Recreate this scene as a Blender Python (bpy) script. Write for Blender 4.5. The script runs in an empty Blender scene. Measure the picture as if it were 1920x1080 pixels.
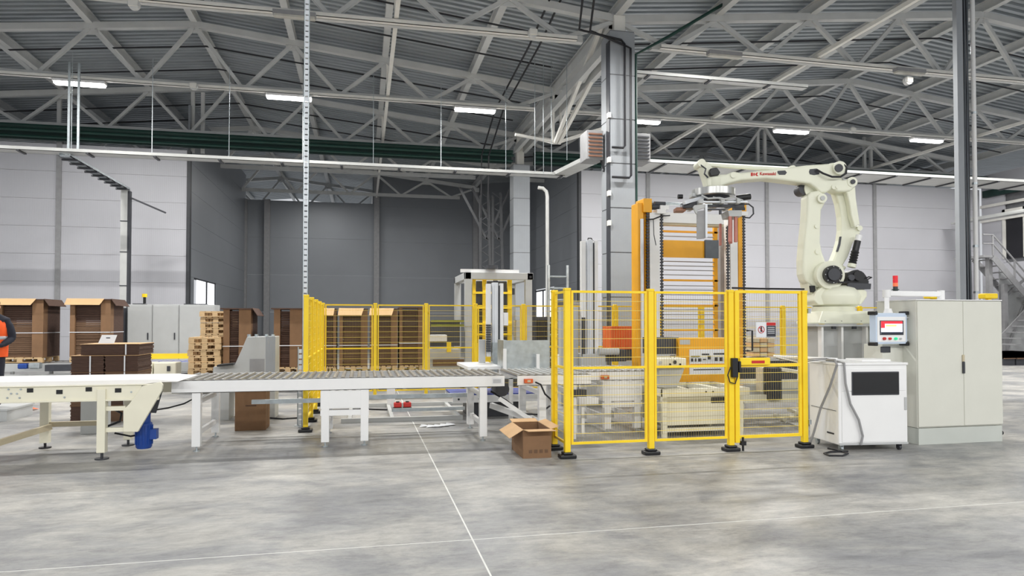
import bpy, math, random
from mathutils import Vector, Matrix
random.seed(7)
PI = math.pi
SC = bpy.context.scene
COL = SC.collection
# ---------------------------------------------------------------- camera
TH = math.radians(12.34); PT = math.radians(1.2); F = 1280.0; CY = 605 - F*math.tan(PT)
CAM = Vector((0, 0, 1.6))
FWD = Vector((math.sin(TH)*math.cos(PT), math.cos(TH)*math.cos(PT), math.sin(PT)))
RGT = Vector((math.cos(TH), -math.sin(TH), 0)); UPV = RGT.cross(FWD)
HF = Vector((math.sin(TH), math.cos(TH), 0))
cd = bpy.data.cameras.new('camera'); cam = bpy.data.objects.new('camera', cd); COL.objects.link(cam)
cam.matrix_world = Matrix.Translation(CAM) @ Matrix((RGT, UPV, -FWD)).transposed().to_4x4()
cd.sensor_width = 36; cd.lens = 36*F/1920; cd.shift_y = (CY-540)/1920; cd.clip_start = .05; cd.clip_end = 500
SC.camera = cam
SC.view_settings.view_transform = 'Standard'; SC.view_settings.look = 'None'
SC.view_settings.gamma = 1; SC.view_settings.use_curve_mapping = False
SC.view_settings.exposure = 0.0
# ---------------------------------------------------------------- world (the pale hall and daylight beyond the bays)
w = bpy.data.worlds.new('world'); SC.world = w; w.use_nodes = True
w.node_tree.nodes['Background'].inputs[0].default_value = (.93, .96, 1, 1)
w.node_tree.nodes['Background'].inputs[1].default_value = 0.66
# ---------------------------------------------------------------- hall lighting: rows of LED battens under the trusses, plus added unseen fill lamps
def area(x, y, z, sx, sy, p):
    l = bpy.data.lights.new('hall_light', 'AREA'); l.shape = 'RECTANGLE'; l.size = sx; l.size_y = sy; l.energy = p
    l.color = (1, .985, .95)
    o = bpy.data.objects.new('hall_light', l); o.location = (x, y, z); COL.objects.link(o); return o
LX = [-8.6+6.2*i for i in range(7)]
for x in LX: area(x, 23.5, 8.92, 1.4, .2, 330)
for x, y in ((-2.4, 36), (3.8, 36), (-2.4, 40)): area(x, y, 8.9, 1.4, .2, 90)  # unseen lamps added to brighten the recess walls
for y, p in ((15.5, 500), (5, 50), (-8, 900)):  # last row, behind the camera, is added fill for front-facing surfaces
    for x in (-15, -8.6, -2.4, 3.8, 10, 16.2, 22.4): area(x, y, 8.95, 1.4, .2, p)
# ---------------------------------------------------------------- pixel helpers (1920 x 1080): where a measured point lies in the hall
def ray(px, py): return FWD + RGT*((px-960)/F) - UPV*((py-CY)/F)
def AY(px, py, Y): d = ray(px, py); return CAM + d*(Y/d.y)
def XA(px, Y, py=680): return AY(px, py, Y).x
def ZA(px, py, Y): return AY(px, py, Y).z
def G(px, py): d = ray(px, py); return CAM + d*(-1.6/d.z)
def DC(px, py, zc): d = ray(px, py); return CAM + d*(zc/d.dot(HF))
# ---------------------------------------------------------------- materials
def lin(c):
    return tuple(((v/255)/12.92 if v/255 <= .04045 else ((v/255+.055)/1.055)**2.4) for v in c)+(1,)
def mat(name, rgb, rough=.5, metal=0, var=.08, scale=6, bump=0, bscale=60, emit=0, spec=None, stretch=None, rgb2=None, band=None):
    m = bpy.data.materials.new(name); m.use_nodes = True; nt = m.node_tree; N = nt.nodes; L = nt.links
    b = N['Principled BSDF']; b.inputs['Roughness'].default_value = rough; b.inputs['Metallic'].default_value = metal
    if spec is not None: b.inputs['Specular IOR Level'].default_value = spec
    c = lin(rgb); tc = N.new('ShaderNodeTexCoord'); mp = N.new('ShaderNodeMapping'); L.new(tc.outputs['Object'], mp.inputs[0])
    if stretch: mp.inputs['Scale'].default_value = stretch
    n = N.new('ShaderNodeTexNoise'); n.inputs['Scale'].default_value = scale; n.inputs['Detail'].default_value = 5; L.new(mp.outputs[0], n.inputs['Vector'])
    r = N.new('ShaderNodeValToRGB'); r.color_ramp.elements[0].position = .3; r.color_ramp.elements[1].position = .7
    d = lin(rgb2) if rgb2 else tuple(min(1, v*(1+var)) for v in c[:3])+(1,)
    r.color_ramp.elements[0].color = c if rgb2 else tuple(v*(1-var) for v in c[:3])+(1,); r.color_ramp.elements[1].color = d
    L.new(n.outputs['Fac'], r.inputs[0]); L.new(r.outputs[0], b.inputs['Base Color'])
    if bump:
        n2 = N.new('ShaderNodeTexNoise'); n2.inputs['Scale'].default_value = bscale; L.new(mp.outputs[0], n2.inputs['Vector'])
        src = n2.outputs['Fac']
        if band:
            wv = N.new('ShaderNodeTexWave'); wv.bands_direction = band[0]; wv.inputs['Scale'].default_value = band[1]; L.new(tc.outputs['Object'], wv.inputs['Vector']); src = wv.outputs['Fac']
        bp = N.new('ShaderNodeBump'); bp.inputs['Strength'].default_value = bump; bp.inputs['Distance'].default_value = .01
        L.new(src, bp.inputs['Height']); L.new(bp.outputs[0], b.inputs['Normal'])
    if emit: b.inputs['Emission Color'].default_value = c; b.inputs['Emission Strength'].default_value = emit
    return m
M = dict(
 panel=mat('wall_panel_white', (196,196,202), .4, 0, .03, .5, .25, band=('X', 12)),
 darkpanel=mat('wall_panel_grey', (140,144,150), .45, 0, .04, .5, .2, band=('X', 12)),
 joint=mat('joint_grey', (120,121,124), .6), deck=mat('galvanised_deck', (176,182,186), .42, .3, .12, 2, stretch=(.4, 3, 1)),
 steel=mat('primer_grey_steel', (206,207,206), .5, 0, .06, 2), pale=mat('pale_painted_steel', (234,232,226), .45, 0, .05, 2),
 postgrey=mat('trim_post_grey', (150,150,152), .5), clad=mat('column_cladding', (154,158,163), .5, 0, .05, 1.5, .2, band=('X', 10)),
 green=mat('dark_green_pipe', (20,60,52), .45, 0, .15, 3), darkgreen=mat('dark_green_beam', (28,54,50), .5, 0, .15, 3),
 cable=mat('black_rubber', (28,28,34), .5, 0, .1, 20), rod=mat('dark_rod', (92,98,104), .5),
 galv=mat('galvanised_steel', (186,194,198), .32, .75, .15, 9), stainless=mat('brushed_stainless', (190,190,188), .28, .9, .1, 4, stretch=(8, 1, 1)),
 alu=mat('aluminium_profile', (222,226,232), .38, .1, .05, 3), tray=mat('cable_tray', (205,206,204), .4, .2, .06, 3),
 yellow=mat('safety_yellow', (255,216,40), .4, 0, .05, 5), amber=mat('machine_amber', (240,172,32), .42, 0, .04, 4),
 wire=mat('fence_wire_yellow', (236,210,100), .45, 0, .05, 5), wiredark=mat('fence_wire_upright', (168,148,84), .5),
 cream=mat('cream_enamel', (234,230,210), .42, 0, .03, 3), white=mat('white_enamel', (238,238,238), .38, 0, .02, 3),
 robot=mat('robot_cream_paint', (232,233,214), .34, 0, .03, 3), cabinet=mat('textured_cabinet_grey', (216,216,206), .5, 0, .02, 3, .1, 300),
 plinth=mat('plinth_grey', (196,200,194), .5, 0, .03, 3), machine=mat('machine_grey', (186,188,188), .45, 0, .04, 3),
 black=mat('black_plastic', (24,25,28), .4, 0, .1, 10), charcoal=mat('charcoal_metal', (58,60,66), .45, 0, .1, 10),
 roller=mat('zinc_roller', (176,174,170), .3, .7, .08, 12, stretch=(1, .3, 1)), belt=mat('white_conveyor_belt', (244,242,240), .45, 0, .02, 4),
 board=mat('cardboard_brown', (132,100,72), .8, 0, .1, 4, .2, 80), boardlight=mat('cardboard_light', (208,170,126), .8, 0, .06, 4, .1, 80),
 boarddark=mat('cardboard_edges_dark', (84,62,52), .85, 0, .2, 8, .5, 60, stretch=(1, 1, 12)),
 boardmid=mat('cardboard_edges_mid', (112,86,66), .85, 0, .15, 8, .5, 60, stretch=(1, 1, 12)),
 wood=mat('pallet_wood', (206,176,134), .75, 0, .14, 6, .2, 40, stretch=(1, 1, 6)), blue=mat('motor_blue', (30,70,150), .4, 0, .08, 8),
 bluemat=mat('blue_plate', (48,66,150), .5), orange=mat('orange_cover', (214,96,44), .5), red=mat('red_paint', (196,44,40), .45),
 pinkpad=mat('reddish_gripper_pad', (186,120,108), .5, 0, .1, 10), hi=mat('hi_vis_orange', (255,96,34), .7, 0, .05, 12, .2, 90),
 navy=mat('navy_workwear', (34,36,48), .85, 0, .15, 14, .3, 90), silver=mat('reflective_tape', (206,206,212), .4, .3),
 skin=mat('skin', (205,160,132), .5, 0, .05, 9), hair=mat('hair_dark', (40,30,26), .8), paper=mat('paper_label', (226,228,232), .6, 0, .02, 5),
 ink=mat('dark_ink', (52,54,62), .6), redink=mat('red_print', (190,34,30), .5), hmi=mat('panel_blue_white', (200,214,232), .35, 0, .02, 4),
 lamp=mat('led_diffuser', (255,255,252), .4, 0, 0, 1, emit=16), lampoff=mat('unlit_diffuser', (196,194,186), .4),
 day=mat('daylit_window', (250,252,255), .4, 0, 0, 1, emit=1.6), dayrim=mat('window_frame', (60,62,66), .5),
 scr_w=mat('screen_white', (240,244,255), .3, 0, 0, 1, emit=1.0), scr_r=mat('screen_red', (236,40,52), .3, 0, 0, 1, emit=1.0),
 scr_y=mat('screen_yellow', (250,208,110), .3, 0, 0, 1, emit=1.0), scr_k=mat('screen_dark', (40,46,60), .3), greenbtn=mat('green_button', (30,205,140), .4, 0, 0, 1, emit=.5),
 sealant=mat('joint_sealant', (228,228,224), .6), glass_r=mat('beacon_red', (210,40,50), .3, 0, 0, 1, emit=.35), glass_o=mat('beacon_amber', (236,120,80), .3, 0, 0, 1, emit=.3),
 copper=mat('unit_heater_fins', (150,110,90), .5, .3), purple=mat('roller_sleeve', (120,130,180), .4, .2), beige=mat('warm_metal', (200,188,160), .5), olive=mat('olive_box', (120,124,40), .6))
def floor_mat():
    m = bpy.data.materials.new('polished_concrete'); m.use_nodes = True; nt = m.node_tree; N = nt.nodes; L = nt.links
    b = N['Principled BSDF']; g = N.new('ShaderNodeNewGeometry')
    def noise(s, d, st, dist=0, ro=.55):
        mp = N.new('ShaderNodeMapping'); mp.inputs['Scale'].default_value = st; L.new(g.outputs['Position'], mp.inputs[0])
        n = N.new('ShaderNodeTexNoise'); n.inputs['Scale'].default_value = s; n.inputs['Detail'].default_value = d; n.inputs['Roughness'].default_value = ro
        n.inputs['Distortion'].default_value = dist; L.new(mp.outputs[0], n.inputs['Vector']); return n.outputs['Fac']
    def ramp(src, stops):
        r = N.new('ShaderNodeValToRGB'); e = r.color_ramp.elements
        while len(e) < len(stops): e.new(.5)
        for k, (p, c) in zip(e, stops): k.position = p; k.color = lin(c) if len(c) == 3 else c
        L.new(src, r.inputs[0]); return r.outputs[0]
    a = ramp(noise(.9, 15, (.7, 1.0, 1), .4, .72), [(.35, (138,139,143)), (.46, (160,160,160)), (.54, (182,180,176)), (.66, (208,205,198))])
    f = ramp(noise(4.5, 14, (.5, 1.4, 1), .3, .85), [(.34, (160,160,164)), (.5, (226,226,226)), (.66, (255,255,255))])
    mx = N.new('ShaderNodeMix'); mx.data_type = 'RGBA'; mx.blend_type = 'MULTIPLY'; mx.inputs[0].default_value = .8
    L.new(a, mx.inputs[6]); L.new(f, mx.inputs[7])
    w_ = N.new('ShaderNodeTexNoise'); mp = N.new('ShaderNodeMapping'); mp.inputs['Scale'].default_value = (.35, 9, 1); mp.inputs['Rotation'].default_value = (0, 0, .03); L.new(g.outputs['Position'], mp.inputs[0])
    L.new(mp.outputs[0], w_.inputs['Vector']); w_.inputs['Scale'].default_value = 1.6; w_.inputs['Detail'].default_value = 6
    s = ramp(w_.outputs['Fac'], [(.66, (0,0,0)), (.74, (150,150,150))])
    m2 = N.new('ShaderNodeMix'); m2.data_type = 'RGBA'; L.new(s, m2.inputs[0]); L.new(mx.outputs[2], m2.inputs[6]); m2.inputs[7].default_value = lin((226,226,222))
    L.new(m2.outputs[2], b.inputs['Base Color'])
    rr = ramp(noise(1.3, 6, (1, 1, 1)), [(.3, (.32,.32,.32,1)), (.7, (.55,.55,.55,1))]); L.new(rr, b.inputs['Roughness'])
    b.inputs['Specular IOR Level'].default_value = .45
    return m
M['floor'] = floor_mat()
# ---------------------------------------------------------------- mesh builder: everything in world coordinates, stored relative to the thing's base
ORI = {}
class MB:
    def __init__(s): s.v = []; s.f = []; s.m = []
    def add(s, vs, fs, mi=0):
        n = len(s.v); s.v += [Vector(v) for v in vs]; s.f += [tuple(i+n for i in f) for f in fs]; s.m += [mi]*len(fs); return s
    def box(s, x0, x1, y0, y1, z0, z1, mi=0):
        x0, x1 = min(x0, x1), max(x0, x1); y0, y1 = min(y0, y1), max(y0, y1); z0, z1 = min(z0, z1), max(z0, z1)
        return s.add([(x0,y0,z0),(x1,y0,z0),(x1,y1,z0),(x0,y1,z0),(x0,y0,z1),(x1,y0,z1),(x1,y1,z1),(x0,y1,z1)],
                     [(0,3,2,1),(4,5,6,7),(0,1,5,4),(1,2,6,5),(2,3,7,6),(3,0,4,7)], mi)
    def bar(s, p, q, w, h, up=(0,0,1), mi=0):      # rectangular bar from p to q, w across, h along up
        p = Vector(p); q = Vector(q); d = (q-p).normalized(); u = Vector(up)
        if abs(d.dot(u)) > .98: u = Vector((0,1,0))
        a = d.cross(u).normalized()*(w/2); b = a.cross(d).normalized()*(h/2)
        return s.add([p-a-b,p+a-b,p+a+b,p-a+b,q-a-b,q+a-b,q+a+b,q-a+b], [(0,1,2,3),(4,7,6,5),(0,4,5,1),(1,5,6,2),(2,6,7,3),(3,7,4,0)], mi)
    def cyl(s, p, q, r, n=12, r2=None, mi=0):
        p = Vector(p); q = Vector(q); d = (q-p).normalized(); u = Vector((0,0,1)) if abs(d.z) < .9 else Vector((1,0,0))
        a = d.cross(u).normalized(); b = d.cross(a); r2 = r if r2 is None else r2
        vs = [p+(a*math.cos(2*PI*i/n)+b*math.sin(2*PI*i/n))*r for i in range(n)]+[q+(a*math.cos(2*PI*i/n)+b*math.sin(2*PI*i/n))*r2 for i in range(n)]
        return s.add(vs, [(i,(i+1)%n,n+(i+1)%n,n+i) for i in range(n)]+[tuple(range(n))[::-1], tuple(range(n,2*n))], mi)
    def tube(s, pts, r, n=8, mi=0):
        pts = [Vector(p) for p in pts]; rings = []; ref = None
        for i, p in enumerate(pts):
            d = (pts[min(i+1,len(pts)-1)]-pts[max(i-1,0)]).normalized()
            if ref is None: ref = d.orthogonal().normalized()
            ref = (ref-d*ref.dot(d)).normalized(); b = d.cross(ref)
            rings.append([p+(ref*math.cos(2*PI*k/n)+b*math.sin(2*PI*k/n))*r for k in range(n)])
        vs = [v for g in rings for v in g]; fs = []
        for i in range(len(pts)-1):
            for k in range(n): fs.append((i*n+k, i*n+(k+1)%n, (i+1)*n+(k+1)%n, (i+1)*n+k))
        fs += [tuple(range(n))[::-1], tuple(range((len(pts)-1)*n, len(pts)*n))]
        return s.add(vs, fs, mi)
    def prism(s, pts, ext, mi=0):                  # polygon of 3-D points swept by ext
        n = len(pts); e = Vector(ext); P = [Vector(p) for p in pts]
        return s.add(P+[p+e for p in P], [(i,(i+1)%n,n+(i+1)%n,n+i) for i in range(n)]+[tuple(range(n))[::-1], tuple(range(n,2*n))], mi)
    def lathe(s, c, prof, n=24, axis='z', mi=0):
        c = Vector(c); vs = []
        for r, h in prof:
            for k in range(n):
                a = 2*PI*k/n; x, y = r*math.cos(a), r*math.sin(a)
                vs.append(c+(Vector((x,y,h)) if axis == 'z' else Vector((x,h,y)) if axis == 'y' else Vector((h,x,y))))
        m = len(prof); fs = [(i*n+k, i*n+(k+1)%n, (i+1)*n+(k+1)%n, (i+1)*n+k) for i in range(m-1) for k in range(n)]
        return s.add(vs, fs+[tuple(range(n))[::-1], tuple(range((m-1)*n, m*n))], mi)
    def build(s, name, m, parent=None, at=None, bev=0, smooth=False):
        po = ORI.get(parent.name, Vector((0,0,0))) if parent else Vector((0,0,0))
        o0 = Vector(at) if at is not None else po
        me = bpy.data.meshes.new(name); me.from_pydata([tuple(v-o0) for v in s.v], [], s.f)
        import bmesh
        bm = bmesh.new(); bm.from_mesh(me); bmesh.ops.recalc_face_normals(bm, faces=bm.faces); bm.to_mesh(me); bm.free()
        for k in (m if isinstance(m, (list, tuple)) else [m]): me.materials.append(M[k])
        if len(me.materials) > 1: me.polygons.foreach_set('material_index', s.m)
        if smooth:
            me.polygons.foreach_set('use_smooth', [True]*len(me.polygons)); me.set_sharp_from_angle(angle=math.radians(38))
        o = bpy.data.objects.new(name, me); COL.objects.link(o)
        if parent: o.parent = parent
        o.location = o0-po; ORI[o.name] = o0
        if bev:
            b = o.modifiers.new('bevel', 'BEVEL'); b.width = bev; b.segments = 2; b.limit_method = 'ANGLE'
        return o
def inst(o, at, parent=None):                      # copy of one part at a new world point, mesh shared
    c = o.copy(); COL.objects.link(c); p = parent or o.parent; c.parent = p
    po = ORI.get(p.name, Vector((0,0,0))) if p else Vector((0,0,0)); c.location = Vector(at)-po; ORI[c.name] = Vector(at); return c
def tag(o, label, cat, group=None, kind=None):
    if label: o['label'] = label
    if cat: o['category'] = cat
    if group: o['group'] = group
    if kind: o['kind'] = kind
    return o
def thing(name, label, cat, loc=(0,0,0), group=None):
    o = bpy.data.objects.new(name, None); COL.objects.link(o); o.location = loc; ORI[o.name] = Vector(loc); o.empty_display_size = .2
    return tag(o, label, cat, group)
def dup(root, d, label=None, group=None):          # a thing with parts and sub-parts, moved by d
    d = Vector(d); r = root.copy(); COL.objects.link(r); r.location = root.location+d; ORI[r.name] = ORI[root.name]+d
    if label: r['label'] = label
    if group: r['group'] = group
    for ch in list(root.children):
        c = ch.copy(); COL.objects.link(c); c.parent = r; ORI[c.name] = ORI[ch.name]+d
        for g in list(ch.children):
            q = g.copy(); COL.objects.link(q); q.parent = c; ORI[q.name] = ORI[g.name]+d
    return r
def struct(o): o['kind'] = 'structure'; return o
def B(x0, x1, y0, y1, z0, z1): return MB().box(x0, x1, y0, y1, z0, z1)
def text(s, name, m, parent, p, size, xdir=(1,0,0), up=(0,0,1), align='CENTER', depth=.002):
    c = bpy.data.curves.new(name, 'FONT'); c.body = s; c.size = size; c.extrude = depth; c.offset = size*.02; c.align_x = align; c.align_y = 'CENTER'
    t = bpy.data.objects.new(name+'_tmp', c); COL.objects.link(t); dg = bpy.context.evaluated_depsgraph_get(); dg.update()
    me = bpy.data.meshes.new_from_object(t.evaluated_get(dg)); COL.objects.unlink(t); bpy.data.objects.remove(t)
    xd = Vector(xdir).normalized(); u = Vector(up).normalized(); n = xd.cross(u)
    me.transform(Matrix((xd, u, n)).transposed().to_4x4()); me.materials.clear(); me.materials.append(M[m])
    o = bpy.data.objects.new(name, me); COL.objects.link(o); po = ORI.get(parent.name, Vector((0,0,0))); o.parent = parent; o.location = Vector(p)-po; ORI[o.name] = Vector(p); return o
# ================================================================ SETTING
# floor: slabs with sealed joints
fl = struct(MB().box(-45, 60, -12, 62, -.3, -.0015).build('floor', 'sealant'))
xs = [-45, -29.2, -17.2, .8, 12.83, 24.8, 60]; ys = [-12, -6.9, 5.02, 17.0, 29.3, 62]
for i in range(len(xs)-1):
    for j in range(len(ys)-1):
        MB().box(xs[i]+.007, xs[i+1]-.007, ys[j]+.008, ys[j+1]-.008, -.05, 0).build('concrete_slab', 'floor', fl)
# walls
YW = 29.4; XL = -6.87; XR = 9.6; YB = 43.0; HW = 8.5
def panels(root, axis, fixed, a0, a1, z0, z1, m, step=1.1, hole=None, t=.08, side=1):
    n = max(1, round((z1-z0)/step)); h = (z1-z0)/n
    for i in range(n):
        za, zb = z0+i*h+.004, z0+(i+1)*h-.004
        segs = [(a0, a1)]
        if hole and zb > hole[2] and za < hole[3]: segs = [(a0, hole[0]), (hole[1], a1)]
        for s0, s1 in segs:
            if s1-s0 < .05: continue
            if axis == 'x': MB().box(s0+.004, s1-.004, fixed-t*.5*side, fixed+t*.5*side, za, zb).build('wall_panel', m, root)
            else: MB().box(fixed-t*.5, fixed+t*.5, s0+.004, s1-.004, za, zb).build('wall_panel', m, root)
wb = struct(B(-26, XL, YW+.04, YW+.12, 0, HW).build('wall_back', 'joint'))
for a, b in ((-26, -23.4), (-23.3, -17.4), (-17.3, -11.52), (-11.4, XL)): panels(wb, 'x', YW, a, b, .0, HW, 'panel')
wc = struct(B(XR, 31.3, YW+.04, YW+.12, 0, HW).build('wall_back', 'joint'))
for a, b in ((XR, 12.78), (12.9, 18.9), (19.02, 24.9), (25.02, 31.3)): panels(wc, 'x', YW, a, b, .0, HW, 'panel')
for k, (x, r) in enumerate(((-23.35, wb), (-17.35, wb), (-11.46, wb), (12.84, wc), (18.96, wc), (24.96, wc))):
    MB().box(x-.09, x+.09, YW-.1, YW+.1, 0, HW+.35).box(x-.16, x+.16, YW-.14, YW+.14, HW+.28, HW+.4).build('wall_post', 'postgrey', r)
struct(B(XL-.02, XL+.1, YW-.07, YW+.2, 0, HW).build('trim_1', 'dayrim'))
struct(B(XR-.1, XR+.02, YW-.07, YW+.2, 0, HW).build('trim_2', 'dayrim'))
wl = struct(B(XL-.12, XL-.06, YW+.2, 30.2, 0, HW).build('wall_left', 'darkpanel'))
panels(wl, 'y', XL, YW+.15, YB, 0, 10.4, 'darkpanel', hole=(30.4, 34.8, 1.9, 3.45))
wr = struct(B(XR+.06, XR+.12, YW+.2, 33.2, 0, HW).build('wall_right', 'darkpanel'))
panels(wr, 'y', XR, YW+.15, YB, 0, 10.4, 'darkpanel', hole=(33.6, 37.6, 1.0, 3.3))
for nm, x, y0, y1, z0, z1 in (('window_1', XL-.05, 30.4, 34.8, 1.7, 3.5), ('window_2', XR+.05, 33.6, 37.6, 1.0, 3.4)):
    wn = struct(MB().box(x-.06, x+.06, y0, y0+.08, z0, z1).box(x-.06, x+.06, y1-.08, y1, z0, z1).box(x-.06, x+.06, y0, y1, z1-.08, z1).box(x-.06, x+.06, y0, y1, z0, z0+.08).build(nm, 'dayrim'))
    B(x-.02, x+.02, y0+.9, y1-.08, z0+.08, z1-.08).build('pane', 'day', wn)
    B(x-.05, x+.05, (y0+y1)/2+.3, (y0+y1)/2+.5, z0+.08, z1-.08).build('mullion', 'dayrim', wn)
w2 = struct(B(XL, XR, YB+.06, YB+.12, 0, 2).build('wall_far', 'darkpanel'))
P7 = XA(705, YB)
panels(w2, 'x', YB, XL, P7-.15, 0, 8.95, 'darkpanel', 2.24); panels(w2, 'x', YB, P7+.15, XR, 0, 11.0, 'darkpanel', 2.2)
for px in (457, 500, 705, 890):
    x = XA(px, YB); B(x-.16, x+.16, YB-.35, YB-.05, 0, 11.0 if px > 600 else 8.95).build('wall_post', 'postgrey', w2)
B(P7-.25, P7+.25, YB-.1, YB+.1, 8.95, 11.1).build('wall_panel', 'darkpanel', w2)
# the wall along the right side of the hall, with its door
X3 = 31.4
wq = struct(B(X3+.08, X3+.14, 12, YW, 0, 9).build('wall_side', 'joint'))
panels(wq, 'y', X3, 12, 29.3, 0, 9.2, 'panel', hole=(26.4, 28.0, 4.75, 7.3))
for z in (7.5, 6.75): B(X3-.14, X3-.04, 12, 29.3, z, z+.14).build('rail', 'pale', wq)
dd = struct(B(X3-.03, X3+.05, 27.0, 27.95, 4.8, 7.1).build('door_1', 'cable'))
MB().box(X3-.09, X3-.03, 26.86, 27.0, 4.8, 7.25).box(X3-.09, X3-.03, 27.95, 28.1, 4.8, 7.25).box(X3-.09, X3-.03, 26.86, 28.1, 7.1, 7.25).build('door_frame', 'pale', dd)
# roof: ridge heights
RXS = (-5.35, 18.95); VX = 6.83; RZ = 11.3; EZ = 10.0
def roofz(x):
    u = (x+17.5) % 24.3; return EZ+(RZ-EZ)*(1-abs(u-12.15)/12.15)
# ceiling: corrugated deck, ribs running down the slope
cm = MB(); y = 11.0; prof = []
while y < 58: prof += [(y, 0), (y+.13, 0), (y+.15, .15), (y+.26, .15)]; y += .28
ex = [-29.65, -17.5, -5.35, 6.8, 18.95, 31.1, 43.25]
for a, b in zip(ex[:-1], ex[1:]):
    za, zb = roofz(a+1e-6)+.42, roofz(b-1e-6)+.42
    vs = [(x, yy, z+dz) for x, z in ((a, za), (b, zb)) for yy, dz in prof]; n = len(prof)
    cm.add(vs, [(i, i+1, n+i+1, n+i) for i in range(n-1)])
for a, b in zip(ex[:-1], ex[1:]):
    za, zb = roofz(a+1e-6)+.55, roofz(b-1e-6)+.55
    cm.add([(a, -6, za), (b, -6, zb), (b, 58, zb), (a, 58, za)], [(0, 1, 2, 3)])
struct(cm.build('ceiling', 'deck'))
# longitudinal I-beams (purlins) at every top node
pr = thing('roof_purlins', 'grey steel I-section purlins running front to back under the metal deck', 'purlins', (0, 11, 10))
for i in range(-7, 13):
    x = 6.8+3.04*i
    if x < -20 or x > 34: continue
    z = roofz(x)+.16
    MB().box(x-.1, x+.1, 12, 57, z-.16, z-.13).box(x-.1, x+.1, 12, 57, z+.13, z+.16).box(x-.02, x+.02, 12, 57, z-.13, z+.13).build('purlin', 'steel', pr)
# trusses
TW = {17.6: 'nearest', 23.6: 'second nearest', 29.6: 'third nearest, above the white wall', 35.6: 'fourth nearest, over the grey recess', 41.6: 'fifth nearest, deep in the grey recess', 47.6: 'farthest, seen through the gap over the wall'}
BZ = 9.28
def truss(Y, x0, bay):
    t = thing('roof_truss', 'grey steel roof truss of the %s bay, %s' % (bay, TW[Y]), 'truss', (x0, Y, BZ), 'steel roof trusses')
    x1 = x0+24.3; xm = x0+12.15; m = 'steel'
    MB().bar((x0, Y, EZ-.06), (xm, Y, RZ-.06), .2, .2).bar((xm, Y, RZ-.06), (x1, Y, EZ-.06), .2, .2).build('top_chord', m, t)
    MB().bar((x0+1, Y, BZ), (x1-1, Y, BZ), .16, .18).build('bottom_chord', m, t)
    for i in range(8):
        xa = x0+i*3.0375; xb = xa+3.0375; xc = (xa+xb)/2
        za = roofz(xa+1e-6)-.1; zb = roofz(xb-1e-6)-.1
        for xx, zz in ((xa, za), (xb, zb)): MB().bar((xx, Y, zz), (xc+(.08 if xx > xc else -.08), Y, BZ+.05), .11, .12, up=(0,1,0)).build('diagonal', m, t)
    for i in range(9):
        xa = x0+i*3.0375
        MB().box(xa-.22, xa+.22, Y-.015, Y+.015, roofz(xa-.001 if i else xa+.001)-.32, roofz(xa-.001 if i else xa+.001)-.05).build('gusset_plate', m, t)
    return t
for Y in (17.6, 23.6, 29.6, 35.6, 41.6, 47.6):
    truss(Y, -17.5, 'left'); 
    if Y < 36: truss(Y, 6.8, 'right')
# longitudinal ties at bottom chord level and knee braces
for x, nm in ((.8, 'left of the tall clad column'), (12.9, 'right of the tall clad column'), (24.9, 'beyond the cable column at far right')):
    t = MB().bar((x, 12, BZ+.06), (x, 47, BZ+.06), .11, .11)
    for Y in ((17.6, 23.6, 29.6) if x < 1 else ()): t.bar((x, Y, BZ), (x, Y+.01, roofz(x)), .09, .09)
    tag(t.build('tie_beam', 'pale', at=(x, 12, BZ)), 'pale steel tie beam running front to back %s' % nm, 'beam', 'longitudinal ties')
# wind posts over the wall
for x, nm in ((-11.46, 'above the white wall at far left'), (-6.6, 'above the left edge of the grey recess'), (18.96, 'above the white wall over the robot'), (24.96, 'above the white wall right of the robot')):
    tag(MB().box(x-.26, x-.12, 29.72, 29.84, HW, 11).box(x+.12, x+.26, 29.72, 29.84, HW, 11).box(x-.26, x+.26, 29.7, 29.86, HW+.3, HW+.42).build('wind_post', 'steel', at=(x, 29.7, HW)),
        'twin steel post rising %s' % nm, 'post', 'wind posts above the wall')
# column-line girder with V struts
g = thing('valley_girder', 'deep pale steel girder between the clad columns with V struts hanging to a low node', 'girder', (VX, 23.6, 8.1))
MB().bar((VX, 17.6, 10.0), (VX, 29.6, 10.0), .3, .3).build('top_chord', 'steel', g)
MB().bar((VX-.2, 17.6, 9.3), (VX-.2, 29.6, 9.3), .16, .26).bar((VX+.2, 17.6, 9.3), (VX+.2, 29.6, 9.3), .16, .26).build('lower_chord', 'steel', g)
for s in (-.17, .17):
    MB().bar((VX+s*1.6, 18.1, 10.0), (VX+s*.4, 23.6, 8.1), .11, .13).build('strut', 'pale', g)
    MB().bar((VX+s*1.6, 29.4, 10.0), (VX+s*.4, 23.6, 8.1), .11, .13).build('strut', 'pale', g)
MB().bar((VX-.14, 23.6, 8.1), (VX-.14, 23.6, 10), .08, .08).bar((VX+.14, 23.6, 8.1), (VX+.14, 23.6, 10), .08, .08).build('hanger', 'pale', g)
MB().bar((VX-1.55, 23.6, 8.3), (VX, 23.6, 8.1), .1, .08).bar((VX+2.8, 23.6, 9.1), (VX, 23.6, 8.1), .12, .1).build('stay', 'pale', g)
for a in (20.6, 26.6):
    MB().bar((VX, a-3, 10), (VX, a, 9.3), .1, .12).bar((VX, a, 9.3), (VX, a+3, 10), .1, .12).build('diagonal', 'steel', g)
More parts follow.
